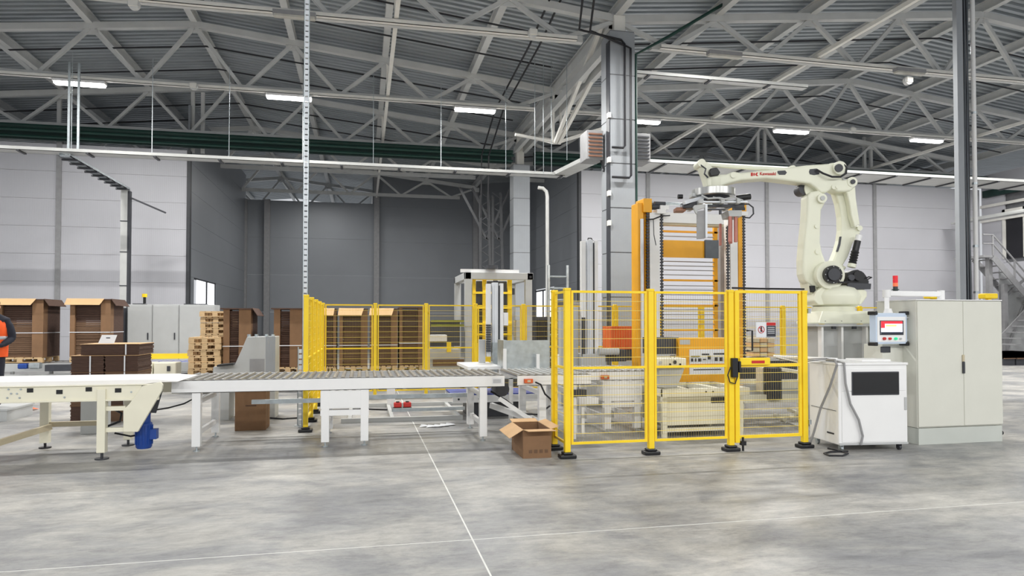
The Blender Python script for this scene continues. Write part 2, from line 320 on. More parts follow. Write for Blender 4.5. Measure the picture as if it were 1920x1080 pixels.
# columns
def column(x, y, w, nm, top, xx=0):
    c = thing('clad_column', nm, 'column', (x, y, 0), 'clad columns')
    MB().box(x-w/2, x+w/2, y-w/2, y+w/2, 0, top).build('core', 'joint', c)
    z = -.1
    while z < top-.2:
        z2 = min(top, z+1.2); MB().box(x-w/2-.012, x+w/2+.012, y-w/2-.012, y+w/2+.012, max(z, 0), z2-.03).build('cladding_sheet', 'clad', c); z = z2
    MB().box(x-.16, x+.16, y-.16, y+.16, top, roofz(x)).build('head', 'pale', c)
    return c
ca = column(VX, 17.6, .68, 'tall pale clad column in the middle beside the amber lift tower', 9.5)
column(VX, 29.6, .72, 'farther pale clad column standing at the mouth of the grey recess', 8.6)
for i, z in enumerate((4.2, 5.0, 5.9, 7.1)): B(VX-.42, VX-.35, 17.2, 17.35, z, z+.14).build('socket_box', 'pale', ca)
MB().box(VX-.38, VX-.352, 17.25, 17.5, 0, 9.2).build('dark_strip', 'charcoal', ca)  # charcoal strip, makes the column's left side darker
MB().tube([(VX+.40, 17.3, 0.1), (VX+.40, 17.3, 8.9), (VX+1.4, 17.3, 9.5), (VX+5.6, 17.3, 12.2)], .045).build('drain_pipe', 'green', ca)
for k, (dx, zb) in enumerate(((.03, 6.35), (.2, 5.55))):
    p = [(VX-2.0+.3*k, 13.4, 10.6), (VX-1.45+.3*k, 16.2, 9.9), (VX-1.3+.3*k, 17.0, 9.3), (VX-.05, 17.2, 9.22-.1*k), (VX+dx, 17.16, 9.1-.1*k), (VX+dx, 17.16, zb), (VX+dx-.05, 17.16, zb-.06), (VX-.34, 17.16, zb-.06)]
    MB().tube(p, .032, 8).build('cable_conduit', 'cable', ca)
MB().tube([(VX-2.1, 14, 10.5), (VX-1.9, 20, 10.05), (VX-2, 25, 9.6), (VX-2, 28, 8.6), (VX-2, 28.2, 6)], .03, 6).tube([(VX-1.8, 14, 10.5), (VX-1.6, 20, 10.05), (VX-1.7, 25, 9.6), (VX-1.7, 28, 8.6), (VX-1.7, 28.2, 6)], .03, 6).build('cable_conduit', 'cable', ca)
# service column on the right with its cable bundle
CX = XA(1817, 13.5); CYY = 13.5
cb = thing('service_column', 'grey service column at right carrying a dark cable bundle, behind the wide control cabinet', 'column', (CX, CYY, 0))
k = 1280/15.8
MB().box(CX-.22, CX-.05, CYY, CYY+.12, 0, 10.6).build('column_flange', 'clad', cb)
MB().box(CX-.05, CX+.2, CYY+.15, CYY+.2, 0, 10.6).build('column_web', 'postgrey', cb)
for i in range(9):
    a = random.random()*6
    MB().tube([(CX-.03+.026*i+.018*math.sin(z*.8+a), CYY+.06+.02*(i % 3), z) for z in [j*.55 for j in range(20)]], .018, 6).build('power_cable', 'charcoal' if i % 3 else 'rod', cb)
MB().cyl((CX+.26, CYY+.02, 0), (CX+.26, CYY+.02, 10.6), .05, 12).build('riser_pipe', 'white', cb)
for z in (2.3, 3.4, 4.9, 6.6): MB().cyl((CX+.26, CYY+.02, z), (CX+.26, CYY+.02, z+.05), .062, 12).build('pipe_clamp', 'galv', cb)
# lattice columns in the recess
for px, xo in ((912, 0), (935, .0)):
    x = XA(px, 37.0); c = thing('lattice_column', 'openwork lattice column deep in the grey recess, %s of the pair' % ('left' if px < 920 else 'right'), 'column', (x, 37, 0), 'lattice columns')
    MB().bar((x-.35, 37, 0), (x-.35, 37, 8.6), .14, .14).bar((x+.3, 37, 0), (x+.1, 37, 8.8), .14, .14).build('chord', 'joint', c)
    for i in range(11): MB().bar((x-.35, 37, i*.8), (x+.25, 37, i*.8+.4), .07, .05).bar((x+.25, 37, i*.8+.4), (x-.35, 37, i*.8+.8), .07, .05).build('lacing', 'joint', c)
    MB().bar((x, 37, 6.2), (x-1.5+xo, 37, 9), .1, .12).bar((x, 37, 6.2), (x+1.3, 37, 9), .1, .12).build('knee_brace', 'joint', c)
for px, Y in ((1015, 33.5),):
    x = XA(px, Y)
# green beams and pipes at wall-top level
for x0, x1, nm in ((-26, VX-.5, 'left'), (VX+.5, 31.2, 'right')):
    t = thing('green_service_band', 'dark green beam with green sprinkler mains above the %s part of the white wall' % nm, 'beam', (x0, 29.0, HW))
    MB().box(x0, x1, 29.0, 29.15, HW+.05, HW+.6).build('beam', 'darkgreen', t)
    for j, (yy, zz, r) in enumerate(((28.8, 9.0, .08), (28.6, 8.8, .06), (28.75, 8.6, .05))):
        MB().cyl((x0, yy, zz), (x1, yy, zz), r, 8).build('main_pipe', 'green', t)
# thin dark rods under the deck running across, and sprinkler pipes
for Y, oy in ((19.2, 'nearest'), (21.4, 'second nearest'), (25.2, 'third nearest'), (27.4, 'fourth nearest'), (31.5, 'second farthest'), (33.6, 'farthest')):
    for (xa, xb), nm in (((-17, VX-.8), 'left'), ((VX+.8, 30.5), 'right')):
        mb = MB(); xm = (-5.35 if nm == 'left' else 18.95)
        mb.tube([(xa, Y, roofz(xa)-.12), (xm, Y, roofz(xm)-.12), (xb, Y, roofz(xb)-.12)], .028, 6)
        tag(mb.build('sprinkler_pipe', 'cable', at=(xm, Y, 10)), 'thin dark pipe crossing under the metal deck of the %s bay, %s of six' % (nm, oy), 'pipe', 'thin pipes under the deck, %s bay' % nm)
# cable trays
def tray(name, label, x0, x1, Y, z, wd, m='tray', brk=None, sidehang=0):
    t = thing(name, label, 'cable tray', ((x0+x1)/2, Y, z))
    MB().box(x0, x1, Y, Y+.02, z, z+.1).box(x0, x1, Y+wd-.02, Y+wd, z, z+.1).box(x0, x1, Y, Y+wd, z, z+.012).build('channel', m, t)
    if brk:
        x = x0+.6
        while x < x1: MB().bar((x, Y-.02, z-.02), (x+.0, Y+wd, z-.02), .07, .04).build('bracket', 'charcoal', t); x += brk
    if sidehang:
        x = x0+.5
        while x < x1: MB().box(x-.008, x+.008, Y+.1, Y+.116, z+.1, BZ).build('hanger_rod', 'galv', t); x += sidehang
    return t
tray('lighting_tray', 'white lighting trunking along the second truss carrying the lit battens, left bay', -17, VX-.9, 23.3, 9.12, .16, 'pale')
tray('lighting_tray', 'white lighting trunking along the second truss carrying the lit battens, right bay', VX+.4, 31, 23.3, 9.12, .16, 'pale')
tray('lighting_tray', 'white lighting trunking along the nearest truss, left bay', -17, XA(1084, 17.3), 17.3, 9.16, .16, 'pale')
tray('lighting_tray', 'white lighting trunking along the nearest truss, right bay', XA(1243, 17.3), 31, 17.3, 9.16, .16, 'pale')
tray('cable_tray', 'lower bluish white tray starting at the clad column, right bay, with dark brackets', VX+.45, XA(1520, 17.9), 17.9, 8.62, .3, 'tray', 1.9)
tray('cable_tray', 'galvanised tray crossing in front of the white wall and grey recess at left', -17, XA(1060, 21.4), 21.4, 6.42, .45, 'tray', 1.75, 2.1)
tray('cable_tray', 'wide underlit tray with dark cross brackets behind the robot', XA(1215, 19.0), 31, 19.0, 6.4, 1.2, 'tray', 1.35)
xj = XA(1060, 21.4)
t = thing('cable_tray', 'short sloping tray linking the left tray to the clad column', 'cable tray', (xj, 21.4, 6.4))
MB().bar((xj-.1, 21.7, 6.46), (VX+.05, 18.5, 6.46), .5, .04).build('channel', 'tray', t); MB().bar((xj-.35, 21.5, 6.5), (VX-.25, 18.3, 6.5), .02, .12).build('side_rail', 'tray', t)
t = thing('cable_tray', 'branch tray going from the left tray back to the vertical duct by the white wall', 'cable tray', (-8.3, 21.5, 6.4))
MB().box(-8.45, -8.15, 21.6, 26.7, 6.33, 6.35).box(-8.45, -8.43, 21.6, 26.7, 6.33, 6.42).box(-8.17, -8.15, 21.6, 26.7, 6.33, 6.42).build('channel', 'galv', t)
for i in range(9): MB().box(-8.5, -8.1, 21.9+i*.55, 21.97+i*.55, 6.28, 6.33).build('bracket', 'charcoal', t)
t = thing('vertical_duct', 'tall grey vertical cable duct in front of the white wall at left', 'duct', (-8.3, 26.7, 0))
MB().box(-8.42, -8.2, 26.6, 26.75, 0, 6.35).build('channel', 'tray', t); MB().box(-8.2, -8.12, 26.6, 26.8, 0, 6.3).build('cover', 'charcoal', t)
for z in (1.9, 2.9, 4.1, 5.2): MB().box(-8.43, -8.19, 26.58, 26.6, z, z+.03).build('joint_strip', 'charcoal', t)
MB().bar((-8.2, 26.7, 6.1), (-7.2, 27.6, 5.7), .05, .05).build('outrigger', 'charcoal', t)
t = MB().bar((X3-2.2, 16, 6.6), (X3-2.2, 28.8, 6.6), .5, .08).bar((X3-1.9, 16, 6.7), (X3-1.9, 28.8, 6.7), .04, .2)
tag(t.build('cable_tray', 'tray', at=(X3-2, 22, 6.6)), 'pale tray running front to back beside the right side wall', 'cable tray')
tag(MB().box(X3-.3, X3-.08, 12, 29, 8.0, 8.35).build('green_beam', 'darkgreen', at=(X3, 20, 8)), 'dark green beam along the right side wall', 'beam')
# luminaires
NTH = ['first from the left, at far left', 'second from the left, behind the perforated strut', 'third from the left', 'fourth from the left, right of the clad column', 'fifth from the left, above the robot arm', 'sixth from the left, beside the cable column', 'seventh, at the far right']
for i, x in enumerate(LX):
    l = thing('hall_light', 'lit white LED batten on the trunking, %s' % NTH[i], 'light', (x, 23.4, 9), 'lit LED battens')
    MB().box(x-.72, x+.72, 23.26, 23.54, 9.02, 9.1).build('housing', 'white', l)
    MB().box(x-.7, x+.7, 23.28, 23.52, 8.95, 9.02).build('diffuser', 'lamp', l, bev=.02)
for px, nm in ((548, 'above the perforated strut'), (1362, 'first right of the clad column'), (1712, 'second right of the clad column')):
    x = XA(px, 17.2)
    l = thing('hall_light', 'unlit grey batten on the nearest trunking, %s' % nm, 'light', (x, 17.25, 9), 'unlit battens')
    MB().box(x-.5, x+.5, 17.1, 17.3, 9.05, 9.15).build('housing', 'postgrey', l); MB().box(x-.48, x+.48, 17.12, 17.28, 9.0, 9.05).build('diffuser', 'lampoff', l)
for px, py, Y, nm in ((362, 160, 23.2, 'left lighting trunking'), (1705, 150, 17.2, 'right end of the nearest trunking'), (1600, 243, 23.2, 'right lighting trunking'), (250, 6, 17.2, 'nearest trunking at top left'), (1000, 60, 17.2, 'nearest trunking at top middle')):
    p = AY(px, py, Y)
    d = thing('junction_box', 'small pale box fixed to the %s' % nm, 'box', p)
    MB().cyl((p.x, Y, p.z), (p.x, Y+.12, p.z), .13, 16).build('body', 'steel', d); MB().box(p.x-.1, p.x+.1, Y-.04, Y, p.z-.07, p.z+.07).build('lid', 'pale', d)
# unit heaters on the column
for s, nm in ((-1, 'left'), (1, 'right')):
    x = VX+(-.66 if s < 0 else .72); h = thing('unit_heater', 'box-shaped unit heater hung on the %s side of the clad column' % nm, 'heater', (x, 17.9, 6.2), 'unit heaters')
    B(x-.24, x+.24, 17.6, 18.2, 6.05, 6.85).build('housing', 'postgrey', h, bev=.02)
    for j in range(7): B(x-.19, x+.19, 17.56, 17.6, 6.12+j*.1, 6.16+j*.1).build('louvre', 'copper' if s < 0 else 'charcoal', h)
    B(min(x, VX+s*.37), max(x, VX+s*.37), 17.9, 17.98, 6.6, 6.7).build('bracket', 'charcoal', h)
    MB().tube([(x-.2*s, 17.7, 6.05), (x-.3*s, 17.7, 5.8), (VX+s*.39, 17.7, 5.75)], .03).build('feed_pipe', 'cable', h)
# loose hanger rods by the column
for i, (px, y0, y1) in enumerate(((1019, 205, 325), (1003, 230, 322), (1034, 225, 322), (1063, 225, 300))):
    p = AY(px, y0, 20.5); q = AY(px, y1, 20.5)
    tag(B(p.x-.008, p.x+.008, 20.5, 20.516, q.z, BZ+.6).build('hanger_rod', 'galv', at=p), 'thin galvanised rod hanging above the tray left of the clad column, %s' % ('second from left', 'leftmost', 'third from left', 'rightmost, nearest the heater')[i], 'rod', 'hanger rods left of the column')
for i, px in enumerate((128, 146)):
    p = AY(px, 268, 21.5); tag(B(p.x-.03, p.x+.03, 21.5, 21.54, 6.5, 9.0).build('hanger_strip', 'galv', at=p), 'bright galvanised strip hanging below the far left lit batten, %s of two' % ('left' if i == 0 else 'right'), 'strip', 'bright hanger strips')
# stairs at the right
sx = 29.6; st = thing('steel_stair', 'grey steel switchback stair with railings and open treads at the far right', 'stairs', (sx, 25.8, 0))
def AX2(px, py, Y): return AY(px, py, Y)
SY = 25.6
a = AY(1862, 478, SY); b = AY(1985, 620, SY); c = AY(1866, 700, SY); d = AY(1985, 545, SY)
for yy in (SY, SY+1.0):
    MB().bar((a.x, yy, a.z-.1), (b.x, yy, b.z-.1), .05, .28, up=(0,0,1)).build('stringer', 'postgrey', st)
    MB().bar((AY(1862, 690, SY).x, yy, .5), (AY(1985, 520, SY).x, yy, AY(1985, 520, SY).z), .05, .26).build('stringer', 'postgrey', st)
e0 = AY(1862, 690, SY); e1 = AY(1985, 520, SY)
for i in range(12):
    t_ = (i+.5)/12; p = a.lerp(b, t_); MB().box(p.x-.14, p.x+.14, SY, SY+1.0, p.z-.06, p.z-.02).build('tread', 'postgrey', st)
    p = Vector((e0.x, 0, .5)).lerp(Vector((e1.x, 0, e1.z)), t_); MB().box(p.x-.14, p.x+.14, SY-1.1, SY-.1, p.z-.02, p.z+.03).build('tread', 'postgrey', st)
MB().box(AY(1843, 478, SY).x, a.x, SY-.02, SY+1.6, a.z-.12, a.z-.02).build('landing', 'postgrey', st)
r0 = AY(1850, 440, SY); h = r0.z-a.z
for dz in (h, h*.55):
    MB().tube([(AY(1843, 440, SY).x, SY, a.z+dz), (a.x, SY, a.z+dz), (b.x, SY, b.z+dz)], .035).build('handrail', 'postgrey', st)
for t_ in (0, .33, .66, .99):
    p = a.lerp(b, t_); MB().box(p.x-.03, p.x+.03, SY-.02, SY+.04, p.z-.1, p.z+h).build('baluster', 'postgrey', st)
for px in (1868, 1896): x = XA(px, SY); MB().box(x-.1, x+.1, SY+.2, SY+.4, 0, a.z-.1 if px < 1880 else a.z-1.3).build('support_post', 'postgrey', st)
MB().prism([AY(1874, 490, SY+.5), AY(1960, 590, SY+.5), AY(1960, 660, SY+.5), AY(1874, 660, SY+.5)], (0, .04, 0)).build('side_panel', 'machine', st)
MB().bar(AY(1874, 690, SY+.45), AY(1925, 560, SY+.45), .06, .12).bar(AY(1880, 560, SY+.45), AY(1925, 520, SY+.45), .06, .12).build('brace', 'postgrey', st)
# ================================================================ FENCES
def fence_post(parent, x, y, top=2.0, first=[None]):
    if first[0] is None:
        o = MB().box(x-.035, x+.035, y-.035, y+.035, .02, top).box(x-.04, x+.04, y-.04, y+.04, top-.02, top+.012).build('post', 'yellow', parent, at=(x, y, 0), bev=.006)
        b = MB().box(x-.1, x+.1, y-.07, y+.07, 0, .045).box(x-.06, x+.06, y-.06, y+.06, .045, .075).build('base_plate', 'black', o, at=(x, y, 0), bev=.012)
        first[0] = (o, b); return o
    o = inst(first[0][0], (x, y, 0), parent); b = first[0][1].copy(); COL.objects.link(b); b.parent = o; ORI[b.name] = Vector((x, y, 0)); return o
def mesh_panel(parent, p, q, z0=.17, z1=1.97, mid=1.06, name='mesh_panel', dz=.115, dx=.032, fr=.028):
    p = Vector((p[0], p[1], 0)); q = Vector((q[0], q[1], 0)); d = (q-p); L = d.length; d.normalize()
    mb = MB()
    for z in (z0, mid, z1): mb.bar(p+Vector((0,0,z)), q+Vector((0,0,z)), fr, fr)
    for a in (p+d*.012, q-d*.012): mb.bar(a+Vector((0,0,z0)), a+Vector((0,0,z1)), fr*.9, fr*.9)
    o = mb.build(name, 'yellow', parent, at=p)
    w = MB(); n = int((z1-z0)/dz)
    for i in range(1, n+1):
        z = z0+i*(z1-z0)/(n+1); w.bar(p+Vector((0,0,z)), q+Vector((0,0,z)), .004, .0055)
    w.build('wire_mesh', 'wire', o, at=p)['kind'] = 'stuff'
    v = MB(); n = int(L/dx)
    for i in range(1, n):
        a = p+d*(i*L/n); v.add([a+Vector((0,0,z0))-d*.0013, a+Vector((0,0,z0))+d*.0013, a+Vector((0,0,z1))+d*.0013, a+Vector((0,0,z1))-d*.0013], [(0,1,2,3)])
    v.build('upright_wires', 'wiredark', o, at=p)['kind'] = 'stuff'
    return o
FY = 7.78; FX = [2.37, 3.43, 4.50, 5.54]
ff = thing('safety_fence', 'near yellow mesh safety fence in front of the lift tower cell, on black foot plates', 'fence', (FX[0], FY, 0))
for x in FX: fence_post(ff, x, FY)
fence_post(ff, FX[0], 8.33)
for a, b in zip(FX[:2], FX[1:3]): mesh_panel(ff, (a+.05, FY), (b-.05, FY))
mesh_panel(ff, (FX[0], FY+.05), (FX[0], 8.28))
MB().box(FX[3]+.036, FX[3]+.07, FY-.05, FY-.0, 1.72, 1.78).build('clip', 'galv', ff); MB().box(FX[3]+.036, FX[3]+.07, FY-.05, FY, .3, .36).build('clip', 'galv', ff)
gt = thing('safety_gate', 'yellow mesh gate with sign and black lock at the right end of the near fence', 'gate', (FX[2]+.07, FY, 0))
mesh_panel(gt, (FX[2]+.075, FY-.005), (FX[3]-.05, FY-.005), .17, 1.99, 1.06, 'gate_leaf', fr=.036)
MB().box(FX[2]+.05, FX[2]+.11, FY-.035, FY+.03, .1, 2.0).build('gate_stile', 'yellow', gt, bev=.005)
MB().tube([(FX[2]+.02, FY-.02, 2.035), (FX[2]+.4, FY-.02, 2.03), (FX[3], FY-.02, 2.03)], .012, 6).build('cable', 'cable', gt)
MB().box(FX[2]-.02, FX[2]+.06, FY-.09, FY-.035, .92, 1.16).box(FX[2]+.07, FX[2]+.1, FY-.09, FY-.04, .98, 1.12).build('lock', 'black', gt, bev=.008)
MB().tube([(FX[2]-.03, FY-.06, 1.05), (FX[2]-.07, FY-.06, .95), (FX[2]-.04, FY-.06, .86), (FX[2]+.03, FY-.06, .84), (FX[2]+.06, FY-.06, .92)], .008, 6).build('lock_cable', 'cable', gt)
MB().box(FX[2]+.1, FX[2]+.52, FY-.06, FY-.02, 1.07, 1.16).build('bolt_bar', 'yellow', gt, bev=.004)
MB().box(FX[2]+.26, FX[2]+.44, FY-.064, FY-.06, 1.09, 1.125).build('warning_strip', 'red', gt)
xh = XA(1407, FY-.05); MB().tube([(xh-.03, FY-.02, 1.5), (xh+.01, FY-.08, 1.5), (xh+.01, FY-.08, 1.25), (xh-.03, FY-.02, 1.25)], .012, 8).build('handle', 'black', gt)
MB().box(FX[2]+.12, FX[2]+.18, FY-.06, FY-.0, .07, .12).cyl((FX[2]+.15, FY-.03, 0), (FX[2]+.15, FY-.03, .17), .014, 8).build('drop_bolt', 'black', gt)
x0, x1 = XA(1418, FY-.03), XA(1455, FY-.03); z1, z0 = ZA(1437, 604, FY-.03), ZA(1437, 632, FY-.03); xm = (x0+x1)/2
sg = MB().box(x0, x1, FY-.035, FY-.03, z0, z1).build('sign', 'paper', gt)
MB().box(xm+.005, x1-.004, FY-.037, FY-.035, z0+.004, z1-.045).build('black_field', 'ink', sg)
MB().box(xm+.005, x1-.004, FY-.037, FY-.035, z1-.043, z1-.004).build('red_field', 'redink', sg)
for i in range(4): MB().box(xm+.02, x1-.02, FY-.0385, FY-.037, z1-.07-i*.024, z1-.063-i*.024).build('print_line', 'paper', sg)
cx = (x0+xm)/2; cz = (z0+z1)/2; mb = MB()
mb.tube([(cx+.042*math.cos(a*PI/12), FY-.038, cz+.042*math.sin(a*PI/12)) for a in range(25)], .004, 6)
mb.bar((cx-.03, FY-.038, cz+.03), (cx+.03, FY-.038, cz-.03), .004, .008); mb.build('prohibition_ring', 'redink', sg)
MB().box(cx-.012, cx+.012, FY-.037, FY-.0355, cz-.028, cz+.02).cyl((cx, FY-.037, cz+.028), (cx, FY-.0355, cz+.028), .01).build('figure_mark', 'ink', sg)
BY = 14.68; bx = [-.81+1.07*i for i in range(15)]
bf = thing('safety_fence', 'long yellow mesh safety fence across the back of the machine cell', 'fence', (bx[0], BY, 0))
for i, x in enumerate(bx):
    fence_post(bf, x, BY)
    if i: mesh_panel(bf, (bx[i-1]+.05, BY), (x-.05, BY))
ly = [10.45+1.05*i for i in range(4)]
lf = thing('safety_fence', 'yellow mesh fence seen nearly edge-on beside the perforated strut', 'fence', (-.81, ly[0], 0))
for i, y in enumerate(ly):
    fence_post(lf, -.81, y); mesh_panel(lf, (-.81, y+.05), (-.81, (ly+[BY-.05])[i+1]-.05))
# perforated struts
def strut(px, Y, z1, nm, nd):
    x = XA(px, Y); s = thing('perforated_strut', nm, 'strut', (x, Y, 0)); w = .042
    MB().box(x-w, x-w+.018, Y, Y+.03, 0, z1).box(x+w-.018, x+w, Y, Y+.03, 0, z1).box(x-w, x-w+.004, Y, Y+.05, 0, z1).box(x+w-.004, x+w, Y, Y+.05, 0, z1).build('channel', 'galv', s)
    m = MB(); z = .02
    while z < z1-.03: m.box(x-w+.018, x+w-.018, Y+.004, Y+.024, z, z+.062); z += .085
    m.build('web', 'alu', s)['kind'] = 'stuff'; MB().box(x-.08, x+.08, Y-.05, Y+.09, 0, .008).build('foot_plate', 'galv', s)
strut(571.5, 10.95, 10.95, 'tall galvanised perforated strut rising from floor to roof at centre left', 1)
strut(563, 11.1, 1.22, 'short galvanised perforated strut standing beside the tall one', 1)
# ================================================================ CONVEYORS
ROL = {}
def roller(parent, x, y0, y1, z, r=.026):
    k = (round(y1-y0, 2), r)
    if k not in ROL: ROL[k] = MB().cyl((x, y0, z), (x, y1, z), r, 10).build('roller', 'roller', parent, at=(x, y0, z), smooth=True); return
    inst(ROL[k], (x, y0, z), parent)
def conveyor(label, xa, xb, Yf, Yr, zt, legs, drive=None, bh=.155, name='roller_conveyor', rear=True, pitch=.105, braces=True, start=0.05):
    c = thing(name, label, 'conveyor', ((xa+xb)/2, Yf, 0))
    MB().box(xa, xb, Yf, Yf+.006, zt-bh, zt).box(xa, xb, Yf, Yf+.035, zt-.006, zt).box(xa, xb, Yf, Yf+.035, zt-bh, zt-bh+.006).build('side_rail', 'white', c)
    MB().box(xa, xb, Yr-.006, Yr, zt-bh, zt).box(xa, xb, Yr-.035, Yr, zt-.006, zt).build('side_rail', 'white', c)
    x = xa+start
    while x < xb-.03: roller(c, x, Yf+.008, Yr-.008, zt-.012); x += pitch
    for lx in legs:
        for y in ((Yf+.01, Yr-.11) if rear else (Yf+.01,)):
            l = MB().box(lx-.05, lx+.05, y, y+.1, .06, zt-bh).build('leg', 'white', c, bev=.004)
            MB().cyl((lx, y+.05, 0), (lx, y+.05, .012), .04, 12).cyl((lx, y+.05, 0), (lx, y+.05, .07), .011, 8).build('levelling_foot', 'galv', l)
        if rear and braces:
            for z in (.22, zt-bh-.12): MB().bar((lx, Yf+.1, z), (lx, Yr-.1, z), .045, .06).build('crossbar', 'white', c)
    if drive:
        a, b, zb = drive
        MB().box(a, b, Yf+.012, Yf+.3, zb, zt-bh-.01).build('drive_box', 'white', c, bev=.006)
        MB().box(a, b, Yf+.015, Yf+.06, zb-.09, zb-.02).build('crossbar', 'white', c)
    return c
Y1 = 9.12; ZT = .885
xA, xB = XA(322, Y1), XA(946, Y1)
c1 = conveyor('long white roller conveyor in the foreground, between belt conveyor and yellow fence', xA, xB, Y1, 10.36, ZT,
              [XA(368, Y1), XA(610, Y1), XA(684, Y1), XA(907, Y1)], (XA(601, Y1), XA(692, Y1), ZA(646, 766, Y1)))
MB().box(xB-.17, xB-.03, Y1-.003, Y1, ZT-.12, ZT-.03).build('label', 'paper', c1)
for i in range(3): MB().box(xB-.16, xB-.05, Y1-.0045, Y1-.003, ZT-.065-i*.017, ZT-.06-i*.017).build('print_line', 'ink', c1)
MB().box(XA(470, 10.2), XA(600, 10.2), 10.3, 10.36, .44, .5).box(XA(690, 10.2), XA(880, 10.2), 10.3, 10.36, .47, .53).build('cable_duct', 'galv', c1)
MB().box(XA(735, 10.9), XA(872, 10.9), 10.9, 10.96, .2, .25).build('cable_duct', 'galv', c1)
MB().cyl((XA(938, 9.6), 9.45, .66), (XA(938, 9.6), 9.75, .66), .1, 20).build('drive_motor', 'charcoal', c1, smooth=True)
MB().tube([(xB-.1, 9.6, .62), (xB+.1, 9.5, .5), (xB+.35, 9.5, .3), (xB+.6, 9.6, .27), (xB+.85, 9.9, .35)], .014, 8).build('motor_cable', 'cable', c1)
x2a, x2b = XA(970, 9.05), XA(1108, 9.05)
c2 = conveyor('white roller conveyor section with an orange switch box, entering the fenced cell', x2a, x2b, 9.05, 10.35, ZT,
              [XA(1018, 9.05), XA(1076, 9.05)], None, bh=.14)
def switch(par, px, py, Y):
    x = XA(px, Y); z = ZA(px, py, Y); s = MB().box(x-.06, x+.06, Y-.05, Y, z-.028, z+.028).build('switch_box', 'orange', par, bev=.005)
    MB().box(x-.02, x+.025, Y-.053, Y-.05, z-.014, z+.014).build('switch_plate', 'beige', s)
switch(c2, 990, 714, 9.05)
MB().tube([(XA(1003, 9), 8.98, ZT-.09), (XA(1012, 9), 8.95, ZT-.12), (XA(1020, 9), 8.95, ZT-.25), (XA(1032, 9), 8.97, ZT-.33), (XA(1045, 9), 9.1, ZT-.5)], .012, 8).build('switch_cable', 'cable', c2)
MB().bar((x2a-.2, 9.3, .55), (x2a+.45, 9.0, .1), .05, .05).bar((x2a-.15, 10.2, .35), (x2a+.6, 9.2, .12), .06, .08).build('brace', 'white', c2)
c3 = conveyor('white roller conveyor inside the near fence with box-fronted drive frame', x2b+.01, XA(1226, 9.38), 9.38, 10.6, ZT+.01,
              [XA(1140, 9.38), XA(1196, 9.38)], (XA(1131, 9.38), XA(1205, 9.38), ZA(1168, 752, 9.38)), bh=.13)
switch(c3, 1133, 707, 9.38)
# transfer fittings
def boxes(name, label, cat, parts, loc=None, bev=0):
    p0 = parts[0][2]; t = thing(name, label, cat, loc or ((p0[0]+p0[1])/2, p0[2], p0[4]))
    for nm, m, b in parts: MB().box(*b).build(nm, m, t, bev=bev)
    return t
def pb(px0, px1, py0, py1, Y, d):                  # box whose front face fills the measured span at depth Y
    return (XA(px0, Y), XA(px1, Y), Y, Y+d, ZA((px0+px1)/2, py1, Y), ZA((px0+px1)/2, py0, Y))
def pbz(px0, px1, py0, z0, Y, d): a = pb(px0, px1, py0, py0+5, Y, d); return a[:4]+(z0, a[5])
t = boxes('back_stop_plate', 'tall galvanised sheet guard behind the roller transfer, left of the near fence', 'guard',
      [('sheet', 'galv', pbz(951, 1030, 638, .7, 10.7, .02)), ('side_sheet', 'galv', (XA(951, 10.7)-.06, XA(951, 10.7), 10.7, 11.2, .7, ZA(951, 638, 10.7))), ('leg', 'white', pbz(955, 962, 700, 0, 10.7, .06)), ('leg', 'white', pbz(1018, 1026, 700, 0, 10.7, .06))], loc=(XA(990, 10.7), 10.7, 0))
for px, Y in ((1009, 10.55), (947, 10.62), (1046, 10.6)):
    a = pbz(px-3, px+3, 664 if px > 1000 else 654, .86, Y, .04)
    tag(MB().box(*a).build('guide_post', 'white', at=((a[0]+a[1])/2, Y, .86), bev=.005), 'short white guide post standing on the rear conveyor rail, %s' % {1009: 'in front of the galvanised sheet', 947: 'beside the first mast', 1046: 'inside the near fence'}[px], 'post', 'guide posts')
t = boxes('feed_table', 'low white-topped table behind the right end of the long conveyor', 'table',
      [('table_top', 'white', (XA(872, 11.2), XA(935, 11.2), 10.9, 12.2, .84, .89)), ('rear_leg', 'machine', (XA(880, 12.1), XA(884, 12.1), 12.05, 12.15, 0, .84)), ('leg', 'machine', (XA(874, 11), XA(879, 11), 10.92, 11.0, .42, .84))])
# masts
def mast(label, Y, px, top, zb, wide=1.0, cover=True):
    x = XA(px, Y); z1 = ZA(px, top, Y); m = thing('lift_mast', label, 'mast', (x, Y, zb)); k = wide
    MB().box(x-.15*k, x-.07*k, Y, Y+.1, zb, z1-.02).build('left_profile', 'white', m, bev=.004)
    MB().box(x-.05*k, x+.05*k, Y-.04, Y+.08, zb+.0, z1).box(x-.02*k, x+.02*k, Y-.06, Y-.04, zb, z1-.05).build('cover_strip', 'alu', m, bev=.004)
    MB().box(x+.055*k, x+.09*k, Y+.02, Y+.12, zb, z1-.05).build('belt_slot', 'charcoal', m)
    MB().box(x+.09*k, x+.15*k, Y-.02, Y+.1, zb, z1-.01).build('right_profile', 'white', m, bev=.004)
    MB().tube([(x-.03*k, Y+.02, z1-.01), (x-.02*k, Y+.02, z1+.035), (x+.04*k, Y+.02, z1+.035), (x+.07*k, Y+.02, z1-.02)], .012, 6).build('cable', 'cable', m)
    return m, x
m1, x = mast('shorter aluminium lift mast standing behind the roller transfer, left of the galvanised sheet', 11.9, 928, 530, 1.0)
zz = ZA(918, 660, 11.8); z2 = ZA(918, 608, 11.8)
mb = MB()
for i in range(12): mb.box(x-.17, x-.1, 11.76, 11.86, zz+i*(z2-zz)/12+.004, zz+(i+1)*(z2-zz)/12-.004)
mb.build('cable_chain', 'charcoal', m1); MB().box(x-.06, x+.12, 11.8, 12.0, 0, 1.25).build('carriage_plate', 'galv', m1); MB().box(x-.28, x-.17, 11.9, 12.0, .0, 1.3).build('side_box', 'machine', m1, bev=.006)
